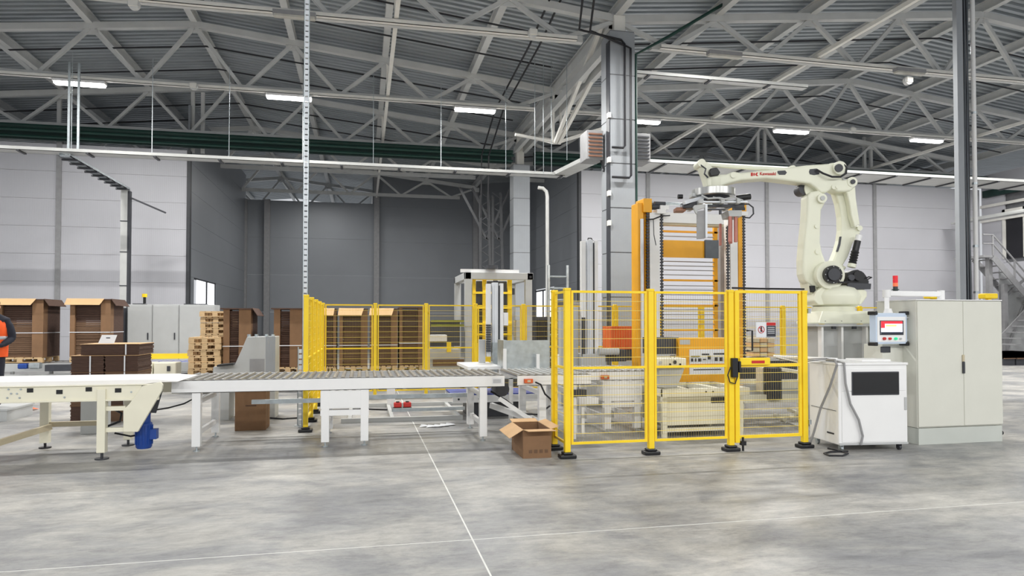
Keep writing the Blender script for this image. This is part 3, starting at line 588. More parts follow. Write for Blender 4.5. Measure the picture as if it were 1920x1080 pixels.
MB().box(x+.16, x+.24, 11.9, 12.0, 1.55, 1.78).build('small_box', 'white', m1)
m2, x = mast('taller aluminium lift mast inside the near fence, left of the amber lift tower', 12.6, 1106, 450, .9, 1.1)
MB().box(x-.2, x+.25, 12.4, 12.9, 0, 1.0).build('base', 'machine', m2, bev=.01); MB().box(x-.2, x-.14, 12.45, 12.5, .95, 1.7).build('cable_chain', 'charcoal', m2)
MB().box(x+.25, x+.7, 12.45, 12.8, .85, 1.08).build('gearbox', 'charcoal', m2, bev=.02); MB().box(x-.55, x-.2, 12.7, 12.9, 0, 1.9).build('side_cabinet', 'machine', m2, bev=.01)
MB().cyl((x+.1, 12.38, 1.05), (x+.5, 12.38, 1.05), .07, 14).build('drive_motor', 'machine', m2, smooth=True)
# low blue lift table
Yb = 11.35
t = thing('chain_transfer', 'low transfer table with a blue plate under the roller conveyors', 'conveyor', (XA(925, Yb), Yb, 0))
a, b = XA(849, Yb), XA(1010, Yb)
MB().box(a, b, Yb, Yb+.03, .26, .38).build('side_plate', 'white', t); MB().box(a, b, Yb+.04, Yb+1.0, .38, .40).build('blue_deck', 'bluemat', t)
MB().box(a, b, Yb+1.0, Yb+1.03, .26, .38).build('side_plate', 'white', t); MB().box(a+.3, b-.3, Yb+.1, Yb+.9, 0, .38).build('base', 'charcoal', t)
for i in range(4): MB().cyl((a+.1+i*.35, Yb-.005, .32), (a+.1+i*.35, Yb, .32), .018, 10).build('bolt', 'black', t)
for i in range(2):
    x = XA(746+i*18, 12.6); t = thing('power_tool_battery', 'small red and black battery on the floor behind the conveyor, %s of two' % ('left' if i == 0 else 'right'), 'battery', (x, 12.6, 0))
    MB().box(x-.08, x+.08, 12.55, 12.7, 0, .06).build('base', 'black', t, bev=.01); MB().box(x-.07, x+.07, 12.56, 12.69, .06, .15).build('cover', 'red', t, bev=.02); MB().box(x-.03, x+.03, 12.58, 12.66, .15, .165).build('terminal', 'black', t)
p = G(822, 799)
t = thing('crumpled_paper', 'crumpled white paper lying on the floor under the long conveyor', 'paper', p)
mb = MB()
for i in range(5):
    x, y = p.x-.22+i*.1, p.y+random.uniform(-.08, .08)
    mb.add([(x-.08,y-.06,.004),(x+.07,y-.07,.02),(x+.1,y+.05,.008),(x-.04,y+.08,.03),(x+.01,y,.035)], [(0,1,4),(1,2,4),(2,3,4),(3,0,4)])
mb.build('sheet', 'paper', t)
# ---------------- belt conveyor at left
Yc = 8.86
xL, xR = XA(-140, Yc), XA(298, Yc)
bc = thing('belt_conveyor', 'cream framed white belt conveyor entering from the left edge', 'conveyor', (XA(100, Yc), Yc, 0))
zt = ZA(150, 722, Yc); zb = ZA(150, 753, Yc)
MB().box(xL, xR, Yc, Yc+.04, zb, zt).box(xL, xR, Yc-.02, Yc, zb, zb+.02).box(xL, xR, Yc-.02, Yc, zt-.012, zt).build('side_frame', 'cream', bc, bev=.004)
MB().box(xL, xR, Yc+.95, Yc+.99, zb, zt).build('side_frame', 'cream', bc)
for px, py in ((57, 732), (112, 735), (167, 730), (222, 732), (272, 727)): MB().box(*pb(px-6, px+6, py-4, py+4, Yc-.004, .004)).build('slot', 'black', bc)
for px, py in ((17, 730), (40, 730), (22, 738), (33, 738), (15, 746), (38, 746), (122, 745), (247, 735)): z = ZA(px, py, Yc); x = XA(px, Yc); MB().cyl((x, Yc-.008, z), (x, Yc, z), .011, 8).build('bolt', 'galv', bc)
xt = XA(352, Yc+.45)
prof = [(xL, zt), (xL, ZT+.035), (xt-.25, ZT+.035), (xt, ZT+.012), (xt-.02, ZT+.004), (xR, ZT+.004), (xR-.15, zt)]
MB().prism([(x, Yc+.03, z) for x, z in prof], (0, 1.0, 0)).build('belt', 'belt', bc)
for px in (192,):
    for dy in (.0, .92):
        l = MB().box(XA(184, Yc), XA(200, Yc), Yc-.03+dy, Yc+.07+dy, .08, zt-.05 if not dy else zb).build('leg', 'cream', bc, bev=.006)
        x = XA(192, Yc); MB().cyl((x, Yc+.02+dy, 0), (x, Yc+.02+dy, .015), .075, 16).cyl((x, Yc+.02+dy, 0), (x, Yc+.02+dy, .1), .016, 8).build('levelling_foot', 'charcoal', l)
xl = XA(92, 9.9)
l = MB().box(xl-.05, xl+.05, 9.78, 9.86, .07, zb).build('leg', 'cream', bc); MB().cyl((xl, 9.82, 0), (xl, 9.82, .015), .07, 16).cyl((xl, 9.82, 0), (xl, 9.82, .1), .016, 8).build('levelling_foot', 'black', l)
MB().bar(AY(95, 800, 9.75), AY(-40, 842, 9.0), .05, .07).bar((xl, 9.82, .3), (XA(192, 9.82), 9.82, .3), .05, .06).build('brace', 'beige', bc)
for py in (766, 806): MB().box(*pb(199, 236, py-4, py+4, Yc+.0, .05)).build('crossbar', 'cream', bc)
pts = [(266,724),(300,716),(305,721),(303,733),(258,810),(231,810),(231,768),(242,758)]
MB().prism([AY(a, b, Yc-.03) for a, b in pts], (0, .05, 0)).build('drive_guard', 'cream', bc, bev=.006)
p = AY(270, 820, Yc+.2); q = AY(280, 772, Yc+.2)
MB().lathe((p.x, p.y, p.z-.13), [(.0,0),(.075,.0),(.09,.02),(.09,.30),(.07,.32),(.07,.42),(0,.42)], 20).build('drive_motor', 'blue', bc, smooth=True)
mb = MB()
for i in range(16):
    a = 2*PI*i/16; mb.bar((p.x+.092*math.cos(a), p.y+.092*math.sin(a), p.z-.08), (p.x+.092*math.cos(a), p.y+.092*math.sin(a), p.z+.15), .006, .014, up=(math.cos(a), math.sin(a), 0))
mb.box(p.x+.07, p.x+.15, p.y-.05, p.y+.05, p.z-.02, p.z+.1); mb.build('motor_fins', 'blue', bc)
MB().bar(q, (q.x+.05, q.y+.1, q.z+.28), .1, .12).build('gearbox', 'charcoal', bc)
MB().tube([AY(200, 800, 9.2), AY(225, 790, 9.2), AY(228, 775, 9.3), AY(215, 768, 9.3)], .014, 6).tube([AY(215, 812, 9.1), AY(245, 818, 9.1), AY(262, 815, 9.05)], .012, 6).build('motor_cable', 'cable', bc)
MB().tube([AY(283, 770, 9.3), AY(315, 765, 9.4), AY(345, 757, 9.5), AY(362, 748, 9.6)], .01, 6).build('power_cable', 'cable', bc)
# ---------------- cardboard carton, open
A_ = G(981, 860); B_ = G(1033, 858); C_ = G(964, 845); e1 = (B_-A_); e2 = (C_-A_); e2 = e2*1.25; H = .335; up = Vector((0,0,H))
t = thing('open_carton', 'open brown cardboard carton on the floor left of the near fence', 'box', A_)
mb = MB(); D_ = B_+e2; C_ = A_+e2
for p, q in ((A_, B_), (B_, D_), (D_, C_), (C_, A_)):
    d = (q-p).normalized(); n = Vector((d.y, -d.x, 0))*.004
    mb.add([p-n, q-n, q-n+up, p-n+up, p+n, q+n, q+n+up, p+n+up], [(0,1,2,3),(4,5,6,7),(3,2,6,7),(0,4,7,3),(1,5,6,2)])
mb.add([A_, B_, D_, C_], [(0,1,2,3)]); mb.build('body', 'board', t)
def flap(p, q, out, dz, nm='flap'):
    o = Vector(out); o.z = dz; P = [p+up, q+up, q+up+o, p+up+o]; return MB().prism(P, (0, 0, .006)).build(nm, 'boardlight', t)
n1 = -e2.normalized(); n2 = -e1.normalized()
flap(A_, B_, n1*.14+e1.normalized()*.03, .0); flap(C_, A_, n2*.17+n1*.03, -.09); flap(D_, C_, -n1*.15, .02); flap(B_, D_, -n2*.1, .03)
for i in range(4): P0 = A_+e1*(.2+i*.19)-e2.normalized()*.002; MB().prism([P0+Vector((0,-.004,.06)), P0+e1*.12+Vector((0,-.004,.06)), P0+e1*.12+Vector((0,-.004,.1)), P0+Vector((0,-.004,.1))], (0,.002,0)).build('printed_mark', 'boardmid', t)
# ================================================================ MACHINES INSIDE THE NEAR FENCE
Yt = 8.86
t = thing('pressing_table', 'cream enamelled machine table on legs behind the near fence', 'machine', (XA(1320, Yt), Yt, 0))
a, b = XA(1242, Yt), XA(1404, Yt); z1 = ZA(1320, 728, Yt); z0 = ZA(1320, 743, Yt)
MB().box(a, b, Yt-.02, Yt+.06, z0, z1).box(a, b, Yt+.95, Yt+1.0, z0, z1).box(a, a+.1, Yt, Yt+1, z0, z1).box(b-.1, b, Yt, Yt+1, z0, z1).box(a+.35, a+.42, Yt, Yt+1, z0, z1).box(b-.5, b-.42, Yt, Yt+1, z0, z1).build('top_frame', 'cream', t, bev=.006)
MB().box(a+.1, b-.1, Yt+.06, Yt+.95, z0, z0+.04).build('inner_deck', 'charcoal', t)
MB().box(XA(1252, Yt), XA(1386, Yt), Yt+.03, Yt+.9, .16, z0).build('body', 'cream', t, bev=.006)
MB().box(XA(1335, Yt), XA(1362, Yt), Yt+.02, Yt+.03, z0-.1, z0-.02).build('opening', 'charcoal', t)
MB().box(a+.05, b-.1, Yt, Yt+.05, ZA(1320, 808, Yt), ZA(1320, 801, Yt)).build('lower_rail', 'cream', t)
for px in (1246, 1388):
    for dy in (0, .9):
        x = XA(px, Yt); l = MB().box(x-.035, x+.035, Yt+dy-.01, Yt+dy+.06, .04, z0).build('leg', 'cream', t); MB().cyl((x, Yt+dy+.02, 0), (x, Yt+dy+.02, .05), .045, 12).build('levelling_foot', 'cream', l)
for px in (1322, 1335): x = XA(px, Yt); MB().cyl((x, Yt-.026, z1-.05), (x, Yt-.02, z1-.05), .014, 10).build('hole', 'black', t)
MB().box(a-.1, a-.02, Yt+.1, Yt+.2, .35, z0-.05).build('side_box', 'machine', t, bev=.008)
t = thing('control_pedestal', 'cream push-button console on the left end of the machine table', 'console', (XA(1257, 8.92), 8.92, z1))
MB().box(*pb(1226, 1287, 672, 690, 8.86, .3)).build('console_head', 'cream', t, bev=.012)
Pz = lambda px, py: AY(px, py, 8.95)
MB().prism([Pz(1236, 690), Pz(1284, 690), Pz(1270, 726), Pz(1236, 727)], (0, .2, 0)).build('neck', 'machine', t, bev=.006)
for px, py, r, m in ((1238, 680, .022, 'machine'), (1265, 679, .026, 'charcoal'), (1256, 683, .013, 'black'), (1275, 683, .013, 'black')):
    q = AY(px, py, 8.86); MB().cyl((q.x, 8.845, q.z), (q.x, 8.86, q.z), r, 14).build('button', m, t)
MB().tube([(XA(1260, 8.9), 8.95, ZA(1260, 671, 8.9)), (XA(1260, 8.9), 8.95, ZA(1260, 667, 8.9)), (XA(1268, 8.9), 8.95, ZA(1268, 667, 8.9)), (XA(1268, 8.9), 8.95, ZA(1268, 671, 8.9))], .006, 6).build('handle', 'charcoal', t)
Ya = 10.0
t = thing('amber_machine_cover', 'large amber machine housing with a white placard behind the gate post', 'machine', (XA(1328, Ya), Ya, 0))
MB().box(*(pb(1273, 1384, 634, 721, Ya, .5))).build('housing', 'amber', t, bev=.01); hb = pb(1278, 1380, 721, 730, Ya+.05, .4); MB().box(hb[0], hb[1], hb[2], hb[3], 0, hb[5]).build('base', 'charcoal', t)
pl = MB().box(*pb(1293, 1362, 655, 702, Ya-.012, .012)).build('placard', 'paper', t)
MB().box(*pb(1294, 1361, 682, 688, Ya-.016, .004)).build('placard_stripe', 'amber', pl)
for r_ in ((1296,1312,667,670),(1316,1330,663,666),(1296,1300,672,678),(1303,1306,672,678),(1309,1315,672,678),(1318,1324,673,675),(1327,1333,667,674),(1338,1358,662,665),(1340,1346,670,677),(1349,1355,670,677),(1300,1352,692,694)):
    MB().box(*pb(*r_, Ya-.0145, .0025)).build('print_mark', 'ink', pl)
MB().box(*pb(1275, 1294, 637, 646, Ya-.006, .006)).build('type_plate', 'machine', t)
g = pb(1224, 1273, 633, 664, Ya+.1, .4); MB().box(*g).build('dark_guard', 'charcoal', t)
MB().box(g[0], g[1], g[2], g[3], 0, g[4]).build('guard_base', 'machine', t)
t = thing('chain_conveyor', 'cream chain conveyor frame with a dark motor seen through the gate', 'conveyor', (XA(1450, 10.2), 10.2, 0))
MB().box(*pb(1390, 1505, 740, 755, 9.9, .05)).box(*pb(1386, 1428, 711, 721, 10.3, .05)).box(*pb(1464, 1510, 712, 728, 10.0, .06)).build('side_frame', 'cream', t)
MB().box(*pb(1390, 1505, 722, 740, 10.35, .08)).build('back_frame', 'machine', t)
MB().box(*pb(1444, 1466, 690, 750, 9.8, .2)).build('drive_motor', 'charcoal', t, bev=.01); MB().box(*pb(1430, 1444, 690, 735, 10.0, .2)).build('bracket', 'cream', t)
MB().bar(AY(1434, 718, 9.8), AY(1445, 736, 9.8), .03, .04).build('strut', 'charcoal', t)
MB().box(*pb(1385, 1427, 690, 710, 10.6, .6)).build('gear_cover', 'charcoal', t)
MB().bar(AY(1463, 692, 10.1), AY(1500, 698, 9.6), .05, .05).build('guide_rail', 'cream', t)
MB().box(*pb(1392, 1500, 778, 785, 10.3, .06)).build('floor_rail', 'cream', t)
MB().bar(AY(1478, 768, 10.3), AY(1508, 778, 9.7), .05, .05).build('floor_rail', 'cream', t)
for px, py in ((1456, 780), (1468, 786), (1486, 783)): q = AY(px, py, 9.9); MB().cyl((q.x, 9.85, q.z), (q.x, 9.95, q.z), .035, 12).build('wheel', 'cream', t)
for px in (1392, 1500): a = pb(px-3, px+3, 755, 790, 9.9, .06); MB().box(a[0], a[1], a[2], a[3], 0, a[5]).build('leg', 'cream', t)
# small controls at the fence foot
t = boxes('terminal_box', 'small dark control box on a pale leg behind the near left fence post', 'box', [('housing', 'charcoal', pb(1068, 1100, 731, 744, 9.0, .15)), ('leg', 'white', (XA(1070, 9.02), XA(1080, 9.02), 9.02, 9.1, 0, ZA(1075, 744, 9.02))), ('lower_box', 'white', pb(1085, 1122, 746, 758, 9.3, .2)), ('back_leg', 'white', (XA(1090, 9.4), XA(1096, 9.4), 9.4, 9.45, 0, ZA(1093, 758, 9.4)))], loc=(XA(1078, 9.0), 9.0, 0))
t = boxes('orange_machine_cover', 'plain orange-red machine cover behind the fence beside the clad column', 'machine', [('cover', 'orange', pb(1146, 1190, 612, 655, 13.2, .5)), ('base', 'charcoal', pb(1150, 1188, 655, 676, 13.25, .4))])
# boxes of bottles seen through the gate
for r in range(4):
    for c in range(3):
        a = pb(1412+c*14, 1425+c*14, 634+r*9, 642+r*9, 13.2, .4)
        tag(MB().box(*a).build('shrink_pack', 'boardlight' if (r+c) % 2 else 'beige', at=((a[0]+a[1])/2, a[2], a[4]), bev=.01), 'small yellowish pack in the stack seen through the gate, row %s, %s' % (['top', 'second', 'third', 'bottom'][r], ['left', 'middle', 'right'][c]), 'pack', 'packs stacked behind the gate')
t = boxes('pallet_platform', 'low platform under the yellowish packs behind the gate', 'platform', [('deck', 'machine', (XA(1400, 13.1), XA(1500, 13.1), 13.0, 14.2, ZA(1450, 676, 13.1), ZA(1450, 671, 13.1))), ('base', 'charcoal', (XA(1405, 13.1), XA(1495, 13.1), 13.1, 14.1, 0, ZA(1450, 676, 13.1)))])
# ================================================================ LIFT TOWER
Yl = 12.4
lt = thing('lift_tower', 'tall amber and white lift tower with drive chains under the robot gripper', 'lift', (XA(1300, Yl), Yl, 0))
def col(px0, px1, py0, Y, d, nm, m, z0=0, bev=.006):
    a = pbz(px0, px1, py0, z0, Y, d); return MB().box(*a).build(nm, m, lt, bev=bev)
def chain(px, py0, Y):
    x = XA(px, Y); z1 = ZA(px, py0, Y); mb = MB(); z = .3
    while z < z1: mb.box(x-.028, x+.028, Y-.02, Y+.02, z, z+.035); mb.box(x-.012, x+.012, Y-.012, Y+.012, z+.035, z+.06); z += .06
    o = mb.build('drive_chain', 'charcoal', lt); o['kind'] = 'stuff'
a = pb(1208, 1224, 372, 398, Yl-.05, .4); MB().box(a[0], a[1], a[2], a[3], a[4], a[5]).build('drive_housing', 'amber', lt, bev=.01)
pl_ = [AY(1193, 384, Yl+.3), AY(1208, 374, Yl-.05), AY(1208, 395, Yl-.05), AY(1208, 540, Yl), AY(1206, 700, Yl), AY(1191, 700, Yl+.3)]
xa_ = XA(1193, Yl); xb_ = XA(1208, Yl)
xa_ = XA(1197, Yl); MB().box(xa_, xb_, Yl, Yl+.33, 0, ZA(1200, 380, Yl)).build('outer_post', 'amber', lt, bev=.008)
col(1203, 1208, 410, Yl-.06, .05, 'guide_rail', 'alu'); col(1209, 1219, 398, Yl+.05, .3, 'inner_post', 'amber')
chain(1215, 400, Yl); col(1219.5, 1238, 398, Yl-.02, .25, 'white_post', 'white'); chain(1241.5, 398, Yl)
col(1371, 1385, 400, Yl-.02, .25, 'white_post', 'white'); col(1386, 1394, 402, Yl, .3, 'inner_post', 'amber'); chain(1396, 402, Yl)
col(1352, 1361, 425, Yl+.4, .2, 'grey_post', 'postgrey'); chain(1366, 425, Yl)
a = pb(1386, 1402, 377, 403, Yl-.05, .4); MB().box(*a).build('drive_housing', 'amber', lt, bev=.01)
MB().box(*pb(1243, 1359, 400, 419, Yl, .25)).build('top_crossbeam', 'white', lt, bev=.01); MB().box(*pb(1243, 1359, 419, 423, Yl+.05, .2)).build('beam_flange', 'beige', lt)
a = pb(1222, 1390, 384, 389, Yl+.1, .06); MB().cyl((a[0], Yl+.1, a[5]), (a[1], Yl+.1, a[5]), .03, 12).build('drive_shaft', 'galv', lt, smooth=True)
for px, py, r in ((1230, 388, .06), (1236, 382, .045), (1384, 392, .06)):
    q = AY(px, py, Yl); MB().cyl((q.x-.1, Yl-.0, q.z), (q.x+.12, Yl-.0, q.z), r, 16).build('bearing_motor', 'charcoal', lt, smooth=True)
    MB().box(q.x-.02, q.x+.16, Yl-.1, Yl+.12, q.z-r-.08, q.z-r).build('motor_bracket', 'white', lt)
MB().box(*pb(1243, 1324, 451, 483, Yl+.05, .04)).build('amber_panel', 'amber', lt); MB().box(*pb(1324, 1349, 450, 484, Yl+.0, .05)).build('grey_plate', 'rod', lt, bev=.004)
for i, py in enumerate((433, 524, 571, 617)): MB().box(*pb(1243, 1348, py, py+3.6, Yl+.3, .05)).build('amber_rail', 'amber', lt)
for py in (443, 490, 498, 506, 515, 535, 543, 552, 561, 580, 589, 598, 607): MB().box(*pb(1243, 1340, py, py+1.6, Yl+.3, .03)).build('thin_bar', 'postgrey', lt)
col(1340, 1347, 425, Yl+.3, .06, 'inner_rail', 'amber')
MB().tube([AY(1212, 412, Yl-.1), AY(1225, 411, Yl-.12), AY(1240, 405, Yl-.12), AY(1256, 404, Yl-.1)], .014, 6).build('hose', 'cable', lt)
MB().tube([AY(1225, 412, Yl-.08), AY(1226, 440, Yl-.1), AY(1230, 460, Yl-.1)], .008, 6).build('hanging_cable', 'charcoal', lt)
# ================================================================ FRAME MACHINE (strapping portal) BEHIND THE BACK FENCE
Yw = 16.2
wm = thing('portal_machine', 'grey portal frame machine with yellow ladder frames behind the back fence', 'machine', (XA(935, Yw), Yw, 0))
zt = ZA(935, 511, Yw); zb = ZA(935, 524, Yw); a, b = XA(872, Yw), XA(1000, Yw)
MB().box(a, b, Yw, Yw+.15, zb, zt).box(a, a+.15, Yw, Yw+2, zb, zt).box(b-.15, b, Yw, Yw+2, zb, zt).box(a, b, Yw+1.85, Yw+2, zb, zt).build('top_frame', 'machine', wm, bev=.01)
MB().box(b-.1, b-.04, Yw-.005, Yw, zb+.04, zb+.1).build('frame_socket', 'black', wm)
for x in (a+.0, b-.19):
    for y in (Yw, Yw+1.85): MB().box(x, x+.16, y, y+.15, 0, zb).build('post', 'machine', wm)
MB().box(XA(865, Yw), XA(975, Yw), Yw+.1, Yw+.2, zt, zt+.08).build('top_beam', 'white', wm); q = AY(922, 502, Yw); MB().cyl((q.x, Yw, q.z-.03), (q.x, Yw, q.z+.05), .15, 16).build('cover_disc', 'charcoal', wm)
for p0, p1 in ((886, 892), (905, 912), (952, 960)): c_ = pbz(p0, p1, 523, 0, Yw+.5, .08); MB().box(*c_).build('yellow_post', 'yellow', wm)
for py in (521, 547, 575, 605, 625): MB().box(*pb(886, 960, py, py+4, Yw+.45, .06)).build('yellow_rung', 'yellow', wm)
MB().box(*pb(878, 965, 540, 552, Yw+1.5, .1)).build('dark_beam', 'charcoal', wm)
MB().box(XA(893, Yw+.7), XA(905, Yw+.7), Yw+.7, Yw+.75, .8, zb).box(XA(913, Yw+.7), XA(950, Yw+.7), Yw+.7, Yw+.75, .8, zb).build('back_panel', 'charcoal', wm)
MB().box(a-.0, b, Yw+.3, Yw+1.6, 0, .45).build('base', 'charcoal', wm); MB().box(a+.2, a+.7, Yw+.2, Yw+.4, .5, 1.1).build('strap_head', 'yellow', wm, bev=.03)
MB().box(*pb(968, 988, 600, 640, Yw+.1, .3)).build('control_box', 'machine', wm)
# ladder, duct
xl = XA(1047, 17.5); t = thing('ladder', 'grey aluminium ladder standing beside the curved white duct', 'ladder', (xl, 17.5, 0))
for s in (-1, 1): MB().box(xl+s*.26-.03, xl+s*.26+.03, 17.5, 17.56, 0, ZA(1047, 497, 17.5)).build('rail', 'galv', t)
for i in range(9): MB().cyl((xl-.26, 17.53, .35+i*.31), (xl+.26, 17.53, .35+i*.31), .022, 8).build('rung', 'galv', t)
q = AY(1026, 365, 19.6)
tag(MB().tube([(q.x-.28, 19.6, q.z+.2), (q.x-.14, 19.6, q.z+.19), (q.x-.03, 19.6, q.z+.1), (q.x, 19.6, q.z-.05), (q.x, 19.6, 0)], .052, 14).build('curved_duct', 'tray', at=(q.x, 19.6, 0), smooth=True), 'thin white pipe with a bent top standing beside the ladder', 'pipe')
t = boxes('dark_cabinet', 'dark machinery cabinet behind the back fence, right of the portal machine', 'cabinet', [('body', 'charcoal', pbz(1003, 1040, 594, 0, 18, .8)), ('door', 'black', pbz(1006, 1020, 600, .2, 17.98, .02)), ('door', 'black', pbz(1022, 1037, 600, .2, 17.98, .02))], loc=(XA(1022, 18), 18, 0))
t = boxes('pale_cabinet', 'slim pale cabinet behind the near left fence, left of the taller mast', 'cabinet', [('body', 'machine', pbz(1068, 1090, 566, 0, 15.3, .4)), ('door', 'clad', pbz(1070, 1088, 570, .2, 15.28, .02))], loc=(XA(1078, 15.3), 15.3, 0))
# ================================================================ ROBOT
ZR = 10.4
def R3(cx, cy, zc=ZR): return DC(1280+cx/3.1775, 280+cy/3.1775, zc)       # measured outline points in the arm's plane
def G2(cx, cy, zc=ZR): return DC(1160+cx/3.857, 280+cy/3.857, zc)
rb = thing('palletising_robot', 'cream four-axis palletising robot on a steel stand, arm reaching left over the lift tower', 'robot', R3(912, 1045))
def plate(pts, d0, d1, nm, m='robot', bev=.02, par=None, fn=R3, smooth=True):
    o = MB().prism([fn(*p)+HF*d0 for p in pts], HF*(d1-d0)).build(nm, m, par or rb, bev=bev, smooth=False)
    if bev: o.modifiers[-1].segments = 3
    return o
def disc(cx, cy, r, d0, d1, nm, m='robot', fn=R3, n=28, par=None, r2=None):
    c = fn(cx, cy); return MB().cyl(c+HF*d0, c+HF*d1, r, n, r2=r2).build(nm, m, par or rb, smooth=True)
K = 123.08*3.1775
c0 = R3(905, 1045)
# base casting and turntable
hw = lambda a, b: (b-a)/2/K
base = MB()
P = [(c0.x, c0.y)]
q = R3(930, 1038); zf = q.z; cxx = R3(925, 1000)
def ringed(prof, cx, nm, m='robot', sq=0, par=None):
    c = R3(cx, 1000); o = MB().lathe((c.x, c.y, 0), prof, 36).build(nm, m, par or rb, smooth=True); return o
zz = lambda cy: R3(905, cy).z
# square flared flange
b0, b1 = hw(740, 1115), hw(785, 1090); cc = R3(928, 1000)
def sqv(h, z): return [cc+RGT*sx*h+HF*sy*h*.85+Vector((0,0,z-cc.z)) for sx, sy in ((-1,-1),(1,-1),(1,1),(-1,1))]
MB().add(sqv(b0, zz(1040))+sqv(b0, zz(1030))+sqv(b1, zz(965)), [(0,1,5,4),(1,2,6,5),(2,3,7,6),(3,0,4,7),(4,5,9,8),(5,6,10,9),(6,7,11,10),(7,4,8,11),(3,2,1,0),(8,9,10,11)]).build('base_flange', 'robot', rb, bev=.015)
for sx in (-.8, -.3, .3, .8): c = cc+RGT*sx*b0-HF*b0*.8; MB().cyl((c.x, c.y, zz(1030)), (c.x, c.y, zz(1022)), .02, 8).build('flange_bolt', 'charcoal', rb)
ringed([(hw(778,1015), zz(965)), (hw(778,1015), zz(938))], 897, 'turntable_ring')
ringed([(hw(785,1010), zz(938)), (hw(765,1035), zz(925)), (hw(758,1050), zz(880)), (hw(775,1050), zz(855)), (hw(790,1030), zz(830)), (hw(820,990), zz(815))], 905, 'turntable')
plate([(745,905),(760,850),(800,820),(1010,820),(1055,850),(1055,880),(1020,930),(770,930)], -.22, .22, 'swivel_body')
plate([(725,790),(760,800),(800,850),(780,870),(745,860)], -.1, .2, 'cable_entry', 'robot'); plate([(735,815),(765,815),(770,850),(740,855)], -.14, -.1, 'connector', 'black', .008)
# lower arm
plate([(722,285),(740,262),(800,250),(832,285),(828,330),(806,370),(802,460),(800,560),(812,620),(835,680),(880,710),(900,760),(880,815),(840,830),(760,825),(712,790),(697,745),(695,660),(703,560),(716,440),(722,340)], -.12, .14, 'lower_arm', bev=.035)
disc(775, 466, .03, -.14, -.12, 'arm_boss'); disc(782, 615, .04, -.14, -.12, 'arm_boss'); disc(803, 303, .07, -.17, -.12, 'link_pivot'); disc(803, 303, .035, -.185, -.17, 'pivot_cap', 'machine')
disc(835, 755, .21, -.26, .26, 'shoulder_joint'); disc(838, 755, .135, -.33, -.26, 'shoulder_motor', 'black'); disc(838, 755, .09, -.36, -.33, 'motor_cap', 'charcoal')
for a in range(8): c = R3(838, 755)-HF*.331; d = RGT*math.cos(a*PI/4)*.12+Vector((0,0,1))*math.sin(a*PI/4)*.12; MB().cyl(c+d, c+d-HF*.01, .008, 6).build('motor_screw', 'machine', rb)
disc(728, 235, .09, .0, .2, 'elbow_motor', 'charcoal')
# rear link (curved)
plate([(905,225),(925,195),(985,185),(1008,205),(1018,260),(1020,330),(1030,400),(1040,462),(1062,465),(1066,500),(1050,510),(1020,560),(990,640),(960,690),(985,700),(960,730),(890,725),(880,700),(905,650),(925,600),(942,540),(950,480),(948,400),(935,320)], .02, .2, 'rear_link', bev=.025)
plate([(930,215),(985,190),(1010,215),(1015,300),(1030,400),(1038,455),(1005,470),(985,400),(975,330),(960,270)], -.1, .02, 'rear_link_rib', bev=.02)
disc(985, 205, .075, -.14, -.08, 'link_pivot'); disc(985, 205, .035, -.16, -.14, 'pivot_cap', 'charcoal'); disc(1053, 470, .04, -.02, .04, 'link_pivot')
plate([(936,520),(945,520),(938,570),(925,610),(915,610),(930,560)], -.01, .02, 'dark_hose_clip', 'charcoal', 0)
# balancer cylinder
a = R3(1035, 515)-HF*.08; b = R3(995, 685)-HF*.08; d = b-a; L = d.length
s = lambda t: a+d*t
MB().cyl(s(0), s(.22), .045, 16).build('balancer_head', 'white', rb, smooth=True)
MB().cyl(s(.2), s(.55), .048, 16).build('balancer_sleeve', 'black', rb, smooth=True)
mb = MB()
for i in range(5): mb.cyl(s(.55+i*.09), s(.595+i*.09), .048, 14, r2=.062).cyl(s(.595+i*.09), s(.64+i*.09), .062, 14, r2=.048)
mb.build('bellows', 'black', rb, smooth=True)
MB().cyl(s(1.0), s(1.12), .06, 14).build('balancer_foot', 'robot', rb, smooth=True)
# rear drive motors
plate([(945,740),(985,725),(1005,722),(1040,740),(1055,760),(1070,790),(1068,830),(1040,840),(945,838),(938,790)], -.2, .1, 'drive_motor', 'black', .012)
plate([(935,800),(1075,805),(1072,838),(935,842)], -.24, -.2, 'motor_plate', 'charcoal', .006)
disc(1003, 760, .075, -.25, -.2, 'motor_cap', 'black'); disc(960, 770, .045, -.25, -.2, 'motor_cap', 'charcoal')
MB().tube([R3(870, 800)-HF*.3, R3(900, 800)-HF*.3, R3(940, 797)-HF*.26], .014, 8).build('motor_cable', 'cable', rb)
MB().tube([R3(1045, 775)-HF*.2, R3(1065, 765)-HF*.22, R3(1085, 768)-HF*.2, R3(1068, 780)-HF*.15], .01, 6).build('motor_cable', 'cable', rb)
# upper arm
plate([(200,235),(135,232),(130,180),(190,160),(250,158),(272,146),(300,143),(330,150),(560,124),(720,105),(850,96),(880,88),(925,105),(940,150),(915,180),(960,188),(1005,205),(1000,240),(975,258),(945,262),(900,262),(870,245),(830,268),(800,270),(765,235),(735,215),(620,200),(480,184),(330,196),(262,212)], -.13, .13, 'upper_arm', bev=.03)
plate([(545,140),(590,137),(600,150),(590,163),(555,163),(545,152)], -.134, -.13, 'arm_window', 'charcoal', 0)
plate([(735,130),(775,126),(795,140),(790,160),(760,165),(735,160),(730,145)], -.134, -.13, 'arm_window', 'charcoal', 0)
disc(905, 125, .1, -.18, .18, 'elbow_joint'); disc(895, 128, .06, -.2, -.18, 'elbow_cap', 'charcoal'); disc(875, 235, .035, -.15, -.13, 'arm_boss'); disc(890, 235, .02, -.16, -.13, 'arm_boss'); disc(285, 165, .045, -.15, -.13, 'arm_boss')
disc(785, 235, .16, -.02, .17, 'elbow_housing')
